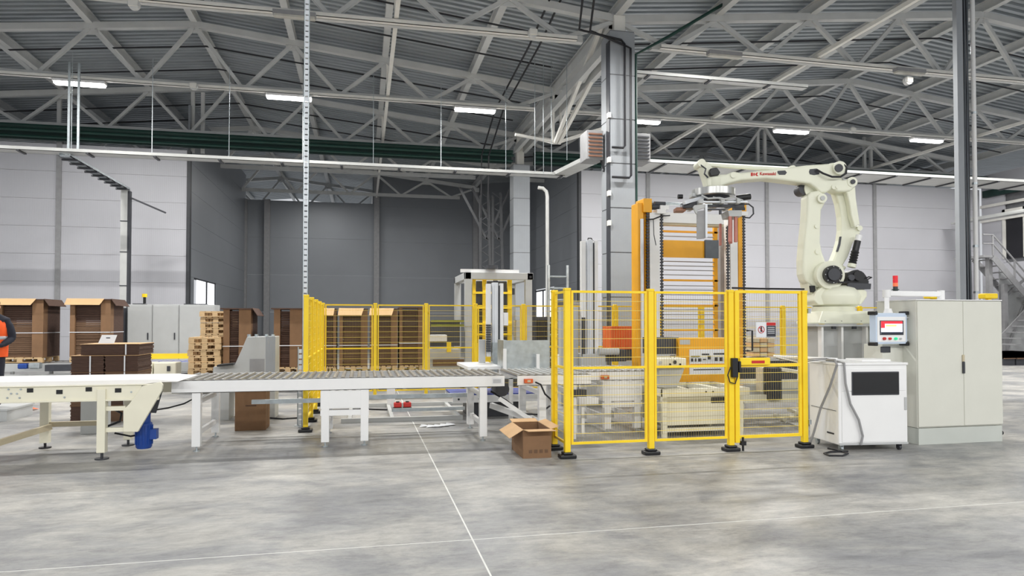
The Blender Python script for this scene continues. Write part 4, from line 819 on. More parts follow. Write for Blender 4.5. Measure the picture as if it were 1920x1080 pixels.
MB().tube([R3(770, 135)-HF*.16, R3(800, 160)-HF*.2, R3(850, 182)-HF*.22, R3(900, 182)-HF*.22, R3(935, 160)-HF*.2, R3(942, 125)-HF*.18, R3(925, 98)-HF*.16, R3(890, 92)-HF*.12], .016, 8).build('cable_loop', 'cable', rb)
MB().tube([R3(1002, 235)-HF*.1, R3(960, 190)-HF*.1, R3(925, 190)-HF*.15], .012, 6).build('cable_loop', 'machine', rb)
text('Kawasaki', 'lettering', 'redink', rb, R3(488, 157)-HF*.1335, .066, RGT, (R3(487,100)-R3(487,160)).normalized()+RGT*0)
lg = MB()
for p0, p1 in (((388,150),(400,170)), ((403,152),(411,168))): lg.prism([R3(p0[0], p0[1])-HF*.132, R3(p1[0], p0[1])-HF*.132, R3(p1[0], p1[1])-HF*.132, R3(p0[0], p1[1])-HF*.132], -HF*.003)
lg.prism([R3(413,160)-HF*.132, R3(421,150)-HF*.132, R3(432,150)-HF*.132, R3(423,160)-HF*.132, R3(432,170)-HF*.132, R3(421,170)-HF*.132], -HF*.003); lg.build('emblem', 'redink', rb)
# parallel tie rod and wrist
MB().bar(R3(115, 92), R3(640, 124), .075, .05, up=(0,0,1)).build('tie_rod', 'robot', rb, bev=.012)
plate([(620,128),(632,103),(655,98),(668,112),(672,124)], -.07, .07, 'tie_rod_lug', bev=.015)
plate([(78,92),(88,74),(112,70),(150,92),(185,140),(200,165),(190,235),(135,235),(118,175),(95,115)], -.1, .1, 'wrist_link', bev=.025)
disc(100, 92, .06, -.13, .13, 'link_pivot'); plate([(148,128),(185,122),(205,150),(195,168),(150,175),(140,150)], -.17, .12, 'wrist_motor', 'black', .012)
c = R3(182, 0); cw = c; MB().lathe((c.x, c.y, 0), [(.13, R3(182,238).z), (.15, R3(182,225).z), (.15, R3(182,175).z), (.11, R3(182,160).z)], 28).build('wrist_housing', 'robot', rb, smooth=True)
MB().lathe((c.x, c.y, 0), [(.1, R3(182,205).z), (.1, R3(182,232).z), (.15, R3(182,236).z), (.15, R3(182,240).z)][::-1], 28).build('wrist_flange', 'robot', rb, smooth=True)
MB().tube([R3(95, 105)-HF*.12, R3(120, 130)-HF*.16, R3(112, 160)-HF*.16, R3(135, 180)-HF*.14], .013, 6).build('wrist_hose', 'charcoal', rb)
# gripper
MB().lathe((c.x, c.y, 0), [(.31, R3(182,284).z), (.32, R3(182,281).z), (.32, R3(182,242).z), (.31, R3(182,240).z)], 40).build('gripper_disc', 'stainless', rb, smooth=True)
MB().lathe((c.x, c.y, 0), [(.2, R3(182,312).z), (.24, R3(182,284).z)], 28).build('gripper_hub', 'charcoal', rb, smooth=True)
zr = G2(660, 408).z
def gb(x0, x1, y0, y1, d0, d1, nm, m, bev=.004): return plate([(x0,y0),(x1,y0),(x1,y1),(x0,y1)], d0, d1, nm, m, bev, fn=G2)
gb(560, 880, 400, 412, -.32, -.28, 'front_rail', 'alu'); gb(560, 890, 380, 400, .2, .26, 'back_rail', 'alu'); gb(570, 870, 418, 438, -.25, -.2, 'slide_rail', 'charcoal'); gb(540, 900, 372, 384, -.1, .1, 'gripper_plate', 'machine')
for x in (540, 690, 800): gb(x, x+26, 388, 420, -.36, .4, 'cross_rail', 'machine')
MB().bar(G2(440, 410)-HF*.28, G2(600, 355)-HF*.1, .05, .05).bar(G2(440, 425)-HF*.1, G2(600, 385)-HF*.1, .04, .06).build('side_arm', 'alu', rb)
gb(445, 545, 395, 440, -.2, .0, 'valve_block', 'charcoal', .01); gb(400, 470, 430, 458, -.15, .05, 'pad_carrier', 'copper', .01); gb(520, 600, 322, 350, -.1, .1, 'valve_block', 'machine', .01)
MB().cyl(G2(428, 342), G2(462, 342), .035, 12).build('air_cylinder', 'black', rb, smooth=True); MB().cyl(G2(840, 362)-HF*.1, G2(935, 350)-HF*.1, .045, 14).build('air_cylinder', 'black', rb, smooth=True)
MB().cyl(G2(860, 390)-HF*.05, G2(900, 388)-HF*.05, .03, 12).build('air_cylinder', 'charcoal', rb, smooth=True)
plate([(488,450),(500,436),(572,428),(578,452),(520,470),(515,500),(505,490)], -.4, -.36, 'finger_bracket', 'machine', .006, fn=G2)
plate([(515,478),(568,470),(570,668),(515,672)], -.39, -.37, 'front_finger', 'postgrey', .004, fn=G2); plate([(570,432),(586,432),(586,664),(572,664)], -.42, -.36, 'finger_edge', 'alu', .004, fn=G2)
rb.children[-1]; plate([(760,455),(860,455),(860,500),(770,500)], -.2, .15, 'pad_bracket', 'machine', .006, fn=G2)
for x, d in ((768, -.2), (788, -.1), (812, -.18)): gb(x, x+20, 498, 680 if d < -.1 else 686, d, d+.05, 'grip_finger', 'pinkpad')
gb(745, 760, 530, 690, .1, .14, 'grip_finger', 'pinkpad'); gb(600, 730, 452, 462, -.3, -.26, 'lower_bar', 'charcoal'); gb(685, 702, 460, 492, -.3, -.27, 'hook', 'charcoal')
MB().tube([G2(885, 405)-HF*.1, G2(920, 405)-HF*.12, G2(952, 430)-HF*.12, G2(955, 475)-HF*.12, G2(930, 503)-HF*.1, G2(895, 500)-HF*.1], .012, 8).build('hose_loop', 'charcoal', rb)
MB().tube([G2(560, 360)-HF*.3, G2(600, 385)-HF*.34, G2(680, 380)-HF*.34, G2(740, 395)-HF*.34], .014, 8).tube([G2(640, 372)-HF*.3, G2(700, 392)-HF*.36, G2(780, 375)-HF*.34, G2(850, 395)-HF*.3], .012, 8).build('air_hose', 'machine', rb)
# stand
st = thing('robot_stand', 'tall pale steel stand carrying the robot, behind the white cart', 'stand', Vector((cc.x, cc.y, 0)))
zs = zz(1042)-.0
def cb4(u0, u1, d0, d1, z0, z1):
    v = [cc+RGT*u+HF*d for u, d in ((u0,d0),(u1,d0),(u1,d1),(u0,d1))]
    return [Vector((p.x, p.y, z0)) for p in v]+[Vector((p.x, p.y, z1)) for p in v]
BF = [(0,3,2,1),(4,5,6,7),(0,1,5,4),(1,2,6,5),(2,3,7,6),(3,0,4,7)]
MB().add(cb4(-.54, .52, -.46, .46, zs-.03, zs-.001), BF).build('top_plate', 'machine', st)
MB().add(cb4(-.42, .34, -.3, .34, .02, zs-.03), BF).build('core', 'machine', st)
for u in (-.45, -.16, .2, .42): MB().add(cb4(u, u+.03, -.42, -.3, .02, zs-.03), BF).build('rib', 'white', st)
MB().add(cb4(-.6, .6, -.5, .5, 0, .02), BF).build('foot_plate', 'machine', st)
for u in (-.3, .0, .34): MB().add(cb4(u, u+.05, -.45, -.4, zs-.07, zs-.03), BF).build('clamp', 'charcoal', st)
# ================================================================ CONTROL CART
ang = math.radians(-5.7); ux = Vector((math.cos(ang), math.sin(ang), 0)); uy = Vector((-math.sin(ang), math.cos(ang), 0))
p0 = G(1576, 849); p0 = DC(1573, 834, 8.47); p0.z = 0
ct = thing('control_cart', 'white enamelled computer cart on casters with a black window, next to the fence', 'cart', p0)
def cbx(x0, x1, y0, y1, z0, z1): return MB().add([p0+ux*x+uy*y+Vector((0,0,z)) for z in (z0, z1) for x, y in ((x0,y0),(x1,y0),(x1,y1),(x0,y1))], BF)
WC, DCt, HC = .92, .66, 1.1
cbx(0, WC, 0, DCt, .085, HC-.03).build('body', 'white', ct, bev=.012)
cbx(-.01, WC+.01, -.01, DCt+.01, HC-.03, HC).build('top_plate', 'white', ct, bev=.006)
cbx(.0, WC, -.012, 0, .085, .11).build('bottom_trim', 'machine', ct)
cbx(.04, WC-.03, -.008, 0, .12, .74).build('lower_door', 'white', ct, bev=.003); cbx(.04, WC-.03, -.008, 0, .75, 1.03).build('upper_door', 'white', ct, bev=.003)
cbx(.17, .80, -.02, -.006, .70, .99).build('window_bezel', 'charcoal', ct, bev=.006); cbx(.185, .785, -.024, -.02, .715, .975).build('monitor_window', 'black', ct)
cbx(.87, .905, -.016, -.008, .51, .67).build('handle', 'machine', ct, bev=.004)
cbx(-.006, 0, .05, DCt-.05, .5, .505).build('side_seam', 'charcoal', ct)
cbx(-.004, 0, .1, .25, .2, .22).build('side_label', 'ink', ct)
for x, y in ((.07, .07), (WC-.07, .07), (.07, DCt-.07), (WC-.07, DCt-.07)):
    c = p0+ux*x+uy*y; MB().cyl(c+Vector((0,0,.035))-ux*.015, c+Vector((0,0,.035))+ux*.015, .035, 14).bar(c+Vector((0,0,.04)), c+Vector((0,0,.086)), .05, .04).build('caster', 'charcoal' if x > .5 else 'galv', ct)
def T(x, y, z): return p0+ux*x+uy*y+Vector((0,0,z))
for k, r_ in enumerate((.012, .01)):
    MB().tube([T(-.02, .4, HC+.02), T(.02-.03*k, .1, HC+.03), T(-.035, -.03, HC-.02), T(-.05, .1-.05*k, .8), T(-.06, .3, .5), T(-.1, .38, .2), T(-.14, .42, .02)] if k == 0 else
              [T(.05, .2, HC+.02), T(.06, -.03, HC), T(.07, -.04, .85), T(.13, -.04, .6), T(.24, -.04, .4), T(.29, -.04, .2), T(.27, -.03, .09)], r_+.004, 8).build('grey_cable', 'postgrey', ct)
for k in range(5): MB().tube([T(-.5+.02*k, .62, HC+.05-.012*k), T(-.25, .4+.02*k, HC-.02+.01*k), T(0, .25, HC+.02+.008*k), T(.1+.04*k, .4, HC+.02), T(.22, .45+.03*k, HC+.015), T(.36, .4, HC+.015)], .009, 6).build('cable', 'cable' if k % 2 else 'white', ct)
MB().tube([T(-.5, .66, HC+.05), T(.15, .25, HC+.03)], .02, 8).build('white_tube', 'white', ct)
cbx(.45, .85, .2, .55, HC, HC+.03).build('keyboard_tray', 'white', ct, bev=.006)
pts = [G(1552, 842), G(1575, 847), G(1590, 852), G(1580, 856), G(1555, 856), G(1545, 852), G(1556, 849), G(1590, 848)]
tag(MB().tube([p+Vector((0,0,.012)) for p in pts], .011, 6).build('floor_cable', 'cable', at=pts[0]), 'black cable loop lying on the floor under the white cart', 'cable')
# ================================================================ WIDE CABINET WITH PANEL
Yk = 7.6; kx0, kx1 = XA(1721, Yk), XA(1880, Yk); KH = 1.895; KD = .72
kb = thing('electrical_cabinet', 'wide two-door pale grey electrical cabinet on a plinth at the right', 'cabinet', ((kx0+kx1)/2, Yk, 0))
MB().box(kx0, kx1, Yk+.02, Yk+KD, .22, KH).build('body', 'cabinet', kb, bev=.006)
MB().box(kx0+.01, kx1-.01, Yk+.01, Yk+KD, 0, .215).build('plinth', 'plinth', kb, bev=.004)
xm = XA(1807, Yk)
for a, b in ((kx0+.006, xm-.003), (xm+.003, kx1-.006)): MB().box(a, b, Yk, Yk+.02, .235, KH-.012).build('door', 'cabinet', kb, bev=.005)
MB().box(xm-.03, xm+.0, Yk-.025, Yk, ZA(1805, 700, Yk), ZA(1805, 678, Yk)).build('handle', 'charcoal', kb, bev=.006); MB().box(xm-.03, xm+.0, Yk-.02, Yk, ZA(1805, 678, Yk), ZA(1805, 665, Yk)).build('lock', 'beige', kb, bev=.006)
MB().box(kx0-.01, kx1+.004, Yk+.0, Yk+KD+.01, KH, KH+.012).build('roof_sheet', 'white', kb)
MB().cyl((kx1+.03, Yk+.1, .1), (kx1+.08, Yk+.1, .1), .03, 12).build('cable_gland', 'black', kb)
a = pb(1652, 1709, 651, 699, 8.0, .2); MB().box(kx0-.32, kx0, 7.85, 8.2, a[4], ZA(1680, 645, 8.0)).build('side_box', 'cabinet', kb, bev=.006)
MB().box(*pb(1652, 1670, 650, 661, 7.84, .01)).build('side_screen', 'charcoal', kb)
# operator panel on its swing arm
hp = thing('operator_panel', 'blue-white operator panel with lit screen hanging from a swing arm on the cabinet', 'control panel', (kx0, 7.9, KH+.01))
zA = ZA(1715, 551, 7.9); xa, xb = XA(1664, 7.9), XA(1766, 7.9)
MB().bar((xa, 7.9, zA), (xb, 7.9, zA), .07, .07).build('swing_arm', 'white', hp, bev=.012)
MB().cyl((xb, 7.9, KH+.012), (xb, 7.9, zA+.05), .045, 16).build('arm_joint', 'white', hp, smooth=True); MB().cyl((xa, 7.9, zA-.05), (xa, 7.9, zA+.05), .05, 16).build('arm_joint', 'white', hp, smooth=True)
Yh = 7.72; h0 = pb(1643, 1702, 587, 645, Yh, .12); xc = (h0[0]+h0[1])/2
MB().bar((xa, 7.9, zA-.04), (xc-.0, Yh+.08, h0[5]), .06, .06).build('drop_tube', 'white', hp, bev=.01); MB().cyl((xc, Yh+.06, h0[5]-.0), (xc, Yh+.06, h0[5]+.06), .06, 16, r2=.04).build('tube_flange', 'white', hp, smooth=True)
MB().box(*h0).build('housing', 'hmi', hp, bev=.01)
MB().box(*pb(1646, 1699, 594, 641, Yh-.006, .006)).build('front_plate', 'white', hp, bev=.003)
for x in (h0[0], h0[1]):
    for z in (h0[4], h0[5]): MB().box(x-.025, x+.025, Yh-.012, Yh+.125, z-.025, z+.025).build('corner_cap', 'black', hp, bev=.01)
MB().box(*pb(1651, 1695, 601, 628, Yh-.012, .006)).build('screen_bezel', 'charcoal', hp)
scn = MB().box(*pb(1653, 1693, 602.5, 626.5, Yh-.015, .003)).build('screen', 'scr_w', hp)
MB().box(*pb(1653, 1693, 602.5, 607, Yh-.017, .002)).build('screen_header', 'scr_r', scn); MB().box(*pb(1653, 1660, 607, 615, Yh-.017, .002)).build('screen_side', 'scr_r', scn); MB().box(*pb(1662, 1682, 609, 612, Yh-.017, .002)).build('screen_field', 'scr_y', scn); MB().box(*pb(1653, 1693, 622.5, 626.5, Yh-.017, .002)).build('screen_footer', 'scr_k', scn)
for px, m, r in ((1657.5, 'red', .02), (1668, 'red', .017), (1679, 'greenbtn', .018), (1688, 'machine', .012)): q = AY(px, 635, Yh-.01); MB().cyl((q.x, Yh-.03, q.z), (q.x, Yh-.006, q.z), r, 14).build('push_button', m, hp, smooth=True)
for dz in (-.05, -.35): MB().box(h0[1], h0[1]+.05, Yh+.02, Yh+.06, h0[5]+dz-.02, h0[5]+dz).build('hinge_clip', 'machine', hp)
q = AY(1679, 545, 7.95); bt = thing('signal_tower', 'small red and amber signal tower on the swing arm of the cabinet', 'light', (q.x, 7.95, zA+.04))
MB().cyl((q.x, 7.95, zA+.035), (q.x, 7.95, zA+.1), .03, 14).build('base', 'charcoal', bt, smooth=True)
for i, m in enumerate(('glass_o', 'glass_r', 'glass_r')): MB().cyl((q.x, 7.95, zA+.1+i*.05), (q.x, 7.95, zA+.147+i*.05), .032, 16).build('lens', m, bt, smooth=True)
MB().box(q.x-.034, q.x+.034, 7.92, 7.98, zA+.05, zA+.062).build('green_ring', 'green', bt)
for px, nm, py in ((1758, 'left', 556), (1862, 'right', 556)):
    a = pb(px-12, px+12, py-6, py+4, 9.2, .15); t = thing('yellow_guard_cap', 'yellow guard piece showing above the wide cabinet, %s one' % nm, 'guard', ((a[0]+a[1])/2, 9.2, 0))
    MB().box(*a).build('cap', 'yellow', t, bev=.02); MB().box((a[0]+a[1])/2-.03, (a[0]+a[1])/2+.03, 9.24, 9.3, 0, a[4]).build('post', 'yellow', t)
# ================================================================ LEFT AND MIDDLE BACKGROUND
def lowconv(label, x0, x1, Y, d, z, sleeves=False, nm='pallet_conveyor'):
    c = thing(nm, label, 'conveyor', ((x0+x1)/2, Y, 0))
    for yy in (Y, Y+d-.08): MB().box(x0, x1, yy, yy+.08, z-.2, z).build('side_frame', 'machine', c)
    n = int((x1-x0)/.16)
    key = MB().cyl((x0+.1, Y+.08, z-.05), (x0+.1, Y+d-.08, z-.05), .04, 10).build('roller', 'purple' if sleeves else 'roller', c, at=(x0+.1, Y, z-.05), smooth=True)
    for i in range(1, n):
        o = inst(key, (x0+.1+i*.16, Y, z-.05), c)
    x = x0+.3
    while x < x1:
        for yy in (Y, Y+d-.08): MB().box(x, x+.08, yy, yy+.08, 0, z-.2).build('leg', 'machine', c)
        x += 1.5
    return c
x0 = XA(-60, 19.6); lc = lowconv('low grey pallet roller conveyor at far left carrying the tall cardboard stacks', x0, XA(232, 19.6), 19.6, 1.5, .56)
MB().box(x0, XA(150, 19.4), 19.4, 19.46, .1, .3).build('floor_rail', 'machine', lc)
a = pb(32, 50, 682, 692, 19.3, .2); MB().box(*a).build('drive_motor', 'blue', lc, bev=.03); a = pb(52, 74, 680, 692, 19.3, .2); MB().box(*a).build('gearbox', 'galv', lc, bev=.04); a = pb(84, 140, 684, 696, 19.35, .2); MB().box(*a).build('chain_guard', 'charcoal', lc)
lc = lowconv('low roller conveyor with bluish sleeves and a yellow back rail, before the white cabinets', XA(236, 18.6), XA(356, 18.6), 18.6, 1.5, .6, True)
MB().box(XA(270, 20.1), XA(356, 20.1), 20.12, 20.2, .62, .76).build('yellow_rail', 'yellow', lc)
for px0, px1, nm in ((261, 286, 'smaller'), (288, 330, 'wider')):
    a = pb(px0, px1, 680, 697, 17.4, .5); t = thing('control_box', '%s white box in front of the roller conveyor with sleeves' % nm, 'box', ((a[0]+a[1])/2, 17.4, 0))
    MB().box(a[0], a[1], a[2], a[3], 0, a[5]).build('body', 'cream', t, bev=.02); MB().box((a[0]+a[1])/2+.05, (a[0]+a[1])/2+.12, 17.38, 17.4, a[5]-.2, a[5]-.08).build('switch', 'charcoal', t)
lc2 = lowconv('low pallet roller conveyor behind the yellow fence carrying stacks', XA(346, 16.4), XA(800, 16.4), 16.4, 1.5, .42)
# cardboard stacks: pallet + layers + corner boards + folded cover
def pallet(parent, x0, x1, y0, y1, z):
    mb = MB(); w = (x1-x0)
    for i in range(5): mb.box(x0+i*w/5+.01, x0+(i+1)*w/5-.02, y0, y1, z+.115, z+.137)
    for y in (y0, (y0+y1)/2-.05, y1-.1):
        mb.box(x0, x1, y, y+.1, z+.095, z+.115).box(x0, x1, y, y+.1, z, z+.02)
        for x in (x0, (x0+x1)/2-.06, x1-.12): mb.box(x, x+.12, y, y+.1, z+.02, z+.095)
    return mb
def stack(px0, px1, ptop, Y, zb, label, lid='boardlight', depth=1.0, dark=False, side=.12, over=.06, sf=True):
    x0, x1 = XA(px0, Y), XA(px1, Y); zt = ZA((px0+px1)/2, ptop, Y)
    t = thing('cardboard_stack', label, 'cardboard stack', ((x0+x1)/2, Y, zb), 'tall cardboard stacks')
    pallet(t, x0, x1, Y, Y+depth, zb).build('pallet', 'wood', t)
    w = x1-x0; z = zb+.14; n = int((zt-.06-z)/.05); mb = MB(); mb2 = MB()
    cut = n*.62
    for i in range(n):
        j = random.uniform(-.012, .012); (mb if i < cut else mb2).box(x0+w*side+j, x1-w*side*1.6+j, Y+.06+random.uniform(0, .03), Y+depth-.05, z+i*.05+.002, z+i*.05+.047)
    mb.build('lower_sheets', 'boarddark' if dark else 'boardmid', t); mb2.build('upper_sheets', 'boarddark', t)
    MB().box(x0, x0+w*side, Y, Y+.25, z, zt-.05).build('corner_board', 'board', t); MB().box(x1-w*side*2.0, x1, Y, Y+.25, z, zt-.05).build('corner_board', 'board', t)
    for xx in (x0, x1-.02): MB().box(xx, xx+.02, Y+.25, Y+depth, z, zt-.05).build('side_wrap', 'boarddark', t)
    MB().box(x0-over, x1+over*.4, Y-.05, Y+depth+.05, zt-.05, zt-.02).build('cover_sheet', 'boarddark', t)
    if lid: MB().prism([(x0-over, Y-.06, zt-.02), (x1-w*.14, Y-.06, zt-.02), (x1-w*.22, Y-.16, zt-.18), (x0-over-.02, Y-.16, zt-.18)], (0, .012, .008)).build('front_flap', lid, t)
    if sf: MB().prism([(x1+over*.4, Y-.05, zt-.02), (x1+over*.4, Y+depth, zt-.02), (x1+over*.4+.12, Y+depth, zt-.2), (x1+over*.4+.12, Y-.05, zt-.2)], (.01, 0, .006)).build('side_flap', 'boarddark', t)
    zs = zt-.9; MB().box(x0-.012, x1+.012, Y-.012, Y-.004, zs, zs+.018).box(x1+.004, x1+.012, Y-.012, Y+depth+.01, zs, zs+.018).build('strap', 'paper', t)
    return t
stack(-8, 80, 559, 19.8, .57, 'tall cardboard stack with a light flap at the far left, behind the worker')
stack(130, 206, 559, 19.8, .57, 'tall cardboard stack with a light flap left of the grey vertical duct')
stack(418, 470, 576, 16.6, .43, 'dark cardboard stack right of the wooden pallets, behind the grey machine', None, dark=True, side=.22)
stack(513, 566, 576, 16.6, .43, 'dark cardboard stack left of the perforated strut', None, dark=True, side=.22)
stack(608, 630, 577, 16.6, .43, 'narrow cardboard stack just inside the fence corner, light flap', depth=.8, over=.01, sf=False)
stack(636, 689, 577, 16.6, .43, 'cardboard stack behind the fence, left of the widest stack', depth=.9, over=.01, sf=False)
stack(694, 745, 577, 16.6, .43, 'cardboard stack behind the fence right of its second post, light flap', depth=.9, over=.01, sf=False)
stack(749, 795, 574, 16.6, .43, 'rightmost cardboard stack behind the fence, without front flap', None, depth=.9, over=.01)
# wooden pallets
def pal_stack(px0, px1, Y, z, n, nm):
    x0, x1 = XA(px0, Y), XA(px1, Y); pm = None
    for i in range(n):
        nth = 'topmost' if i == n-1 else 'lowest' if i == 0 else ('%s from the top' % {1:'second',2:'third',3:'fourth',4:'fifth',5:'sixth',6:'seventh',7:'eighth',8:'ninth'}[n-1-i])
        lb = 'plain wooden pallet in the %s stack, %s' % (nm, nth)
        if pm is None: pm = thing('wooden_pallet', lb, 'pallet', (x0, Y, z), 'stacked wooden pallets, %s stack' % nm); pallet(pm, x0, x1, Y, Y+.9, z).build('boards', 'wood', pm)
        else: dup(pm, (random.uniform(-.015, .015), random.uniform(-.02, .02), i*.141), lb)
pal_stack(352, 412, 16.45, .43, 6, 'front lower'); pal_stack(374, 418, 17.9, .0, 14, 'rear taller') if 0 else None
x = 374
lc = thing('wooden_pallet', 'x', 'pallet'); bpy.data.objects.remove(lc)
pal_stack(374, 432, 18.0, .9, 7, 'rear taller')
t = boxes('pallet_plinth', 'grey plinth under the rear taller pallet stack', 'platform', [('top', 'machine', (XA(374, 18), XA(432, 18), 18.0, 18.95, .8, .9)), ('base', 'charcoal', (XA(376, 18), XA(430, 18), 18.05, 18.9, 0, .8))])
# white cabinets
Yq = 22.0; e = [238, 285, 335, 402]
for i, nm in enumerate(('left', 'middle', 'right')):
    x0, x1 = XA(e[i], Yq), XA(e[i+1], Yq)-.01; t = thing('tall_cabinet', 'tall pale grey-white cabinet, %s one of the row by the white wall' % nm, 'cabinet', ((x0+x1)/2, Yq, 0), 'row of pale cabinets')
    zt = ZA(320, 571, Yq); MB().box(x0, x1, Yq, Yq+.8, .1, zt).build('body', 'machine', t, bev=.01); MB().box(x0, x1, Yq+.03, Yq+.8, 0, .1).build('plinth', 'charcoal', t)
    MB().box(x0+.02, x1-.02, Yq-.015, Yq, .15, zt-.04).build('door', 'machine', t, bev=.004); MB().box(x1-.12, x1-.09, Yq-.04, Yq-.015, 1.1, 1.3).build('handle', 'charcoal', t)
    if i != 1: MB().box(x0+.1, x1-.3, Yq+.1, Yq+.6, zt, zt+.03).build('top_tray', 'charcoal', t)
q = AY(267, 571, Yq); t = thing('beacon', 'small yellow beacon on top of the left pale cabinet', 'light', (q.x, Yq+.2, zt+.03))
MB().cyl((q.x, Yq+.2, zt+.03), (q.x, Yq+.2, zt+.22), .04, 12).build('stem', 'black', t, smooth=True); MB().cyl((q.x, Yq+.2, zt+.22), (q.x, Yq+.2, zt+.32), .07, 14).build('lens', 'yellow', t, smooth=True)
a = pbz(212, 234, 577, 0, 22.2, .3); t = thing('dark_switchboard', 'dark switchboard beside the grey vertical duct', 'cabinet', ((a[0]+a[1])/2, 22.2, 0)); MB().box(*a).build('body', 'charcoal', t, bev=.02)
for i in range(3): MB().box(a[0]+.08, a[0]+.25, 22.18, 22.2, a[5]-.3-.4*i, a[5]-.15-.4*i).build('meter', 'galv', t)
# cardboard bundles
Yd = 12.2
def bundle(px0, px1, z0, z1, y0, d, label, m='boarddark', top=True):
    x0, x1 = XA(px0, y0), XA(px1, y0); t = thing('cardboard_bundle', label, 'cardboard bundle', ((x0+x1)/2, y0, z0), 'flattened cardboard bundles'); n = max(4, int((z1-z0)/.02)); h = (z1-z0-.006)/n; mb = MB()
    for i in range(n): j = random.uniform(-.008, .008); mb.box(x0+j, x1+j, y0+random.uniform(0, .01), y0+d+j, z0+i*h+.001, z0+(i+1)*h-.001)
    mb.build('sheets', m, t); MB().box(x0-.01, x1+.01, y0-.01, y0+d+.01, z1-.006, z1).build('top_sheet', 'boardlight' if top else 'board', t)
    MB().box(x1-.2, x1-.18, y0-.014, y0-.011, z0, z1-.006).build('strap', 'paper', t); return t
zz0 = ZA(200, 666, Yd); L_ = zz0/4
xs2 = [(133, 194), (197, 258)]
for r in range(4):
    for c in range(2):
        bundle(*xs2[c], r*L_+.0, (r+1)*L_-.003, Yd+(0 if r < 3 else .0), .75, 'dark flattened cardboard bundle on the %s of the far-left pile, %s layer' % (['left', 'right'][c], ['bottom', 'second', 'third', 'upper'][r]), ['boarddark', 'boardmid'][(r+c) % 2 if r < 3 else 0], r == 3)
bt = bundle(151, 260, zz0+.002, ZA(200, 645, Yd), Yd+.02, .8, 'wide flattened cardboard bundle topping the pile at left, light upper sheet')
q = AY(200, 641, Yd+.3); zt = ZA(200, 645, Yd)
t = thing('leaning_card', 'small white printed card propped on the cardboard pile', 'card', (q.x, Yd+.3, zt))
MB().prism([(q.x-.13, Yd+.3, zt), (q.x+.11, Yd+.3, zt), (q.x+.13, Yd+.38, zt+.14), (q.x-.1, Yd+.38, zt+.14)], (0, .008, 0)).build('card', 'paper', t)
MB().box(q.x-.02, q.x+.04, Yd+.332, Yd+.336, zt+.085, zt+.1).build('print_mark', 'ink', t)
t = boxes('grey_floor_box', 'grey steel box on the floor under the belt conveyor', 'box', [('body', 'machine', (XA(152, 10.9), XA(186, 10.9), 10.9, 11.4, 0, .72)), ('lid', 'postgrey', (XA(151, 10.9), XA(187, 10.9), 10.88, 11.42, .72, .74))], bev=.006)
q = G(20, 770); t = thing('orange_sheet', 'crumpled orange-red sheet on the floor under the belt at far left', 'sheet', q)
mb = MB()
for i in range(6): x = q.x-.35+i*.13; mb.add([(x-.1, q.y-.12, .005), (x+.1, q.y-.1, .03), (x+.12, q.y+.1, .01), (x-.08, q.y+.12, .05), (x, q.y, .07)], [(0,1,4),(1,2,4),(2,3,4),(3,0,4)])
mb.build('cloth', 'hi', t)
# sloped grey machine and carton
Ym = 12.0
t = thing('sloped_control_desk', 'grey steel machine with a sloping front behind the long conveyor', 'machine', (XA(470, Ym), Ym, 0))
pts = [(399,697),(400,688),(441,682),(452,658),(463,632),(516,631),(516,700),(500,705),(399,705)]
P = [AY(a, b, Ym) for a, b in pts]; P[-1].z = P[-2].z = .45; P[-3].z = .45; P[0].z = P[0].z
MB().prism(P, (0, .6, 0)).build('body', 'machine', t, bev=.01)
MB().box(*pb(468, 496, 673, 697, Ym-.004, .006)).build('recess', 'postgrey', t); MB().box(*pb(498, 516, 631, 700, Ym-.003, .003)).build('side_strip', 'clad', t)
a = pb(499, 516, 700, 770, Ym, .5); MB().box(a[0], a[1], a[2], a[3], 0, .45).build('leg', 'machine', t); a = pb(410, 430, 700, 770, Ym, .5); MB().box(a[0], a[1], a[2], a[3], 0, .45).build('leg', 'machine', t)
MB().bar(AY(410, 685, Ym+.0), AY(440, 682, Ym+.0), .3, .03).build('black_pad', 'black', t)
for px in (467, 481, 500, 512): q = AY(px, 629, Ym+.2); MB().cyl((q.x, Ym+.2, q.z-.03), (q.x, Ym+.2, q.z+.02), .03, 12).build('knob', 'galv', t, smooth=True)
a = pb(441, 499, 690, 800, 10.75, .45)
t = thing('closed_carton', 'plain brown cardboard carton standing on the floor behind the long conveyor', 'box', ((a[0]+a[1])/2, 10.75, 0))
MB().box(a[0], a[1], a[2], a[3], 0, .8).build('body', 'board', t, bev=.004); MB().box(a[0], a[1], a[2]+.2, a[2]+.25, .8, .802).build('tape', 'beige', t); MB().box(a[0]+.15, a[0]+.3, a[2]-.002, a[2], .36, .375).build('hand_slot', 'boarddark', t)
MB().tube([G(505, 785)+Vector((0,0,.012)), G(530, 787)+Vector((0,0,.012)), G(560, 785)+Vector((0,0,.012)), G(600, 770)+Vector((0,0,.012)), G(680, 767)+Vector((0,0,.012)), G(735, 770)+Vector((0,0,.012))], .014, 6)
tag(MB().tube([G(a_, b_)+Vector((0,0,.014)) for a_, b_ in ((505,785),(530,787),(558,785),(600,772),(640,770),(680,768),(735,770))], .013, 6).build('floor_cable', 'cable', at=G(560, 785)), 'black cable running on the floor under the long white conveyor', 'cable')
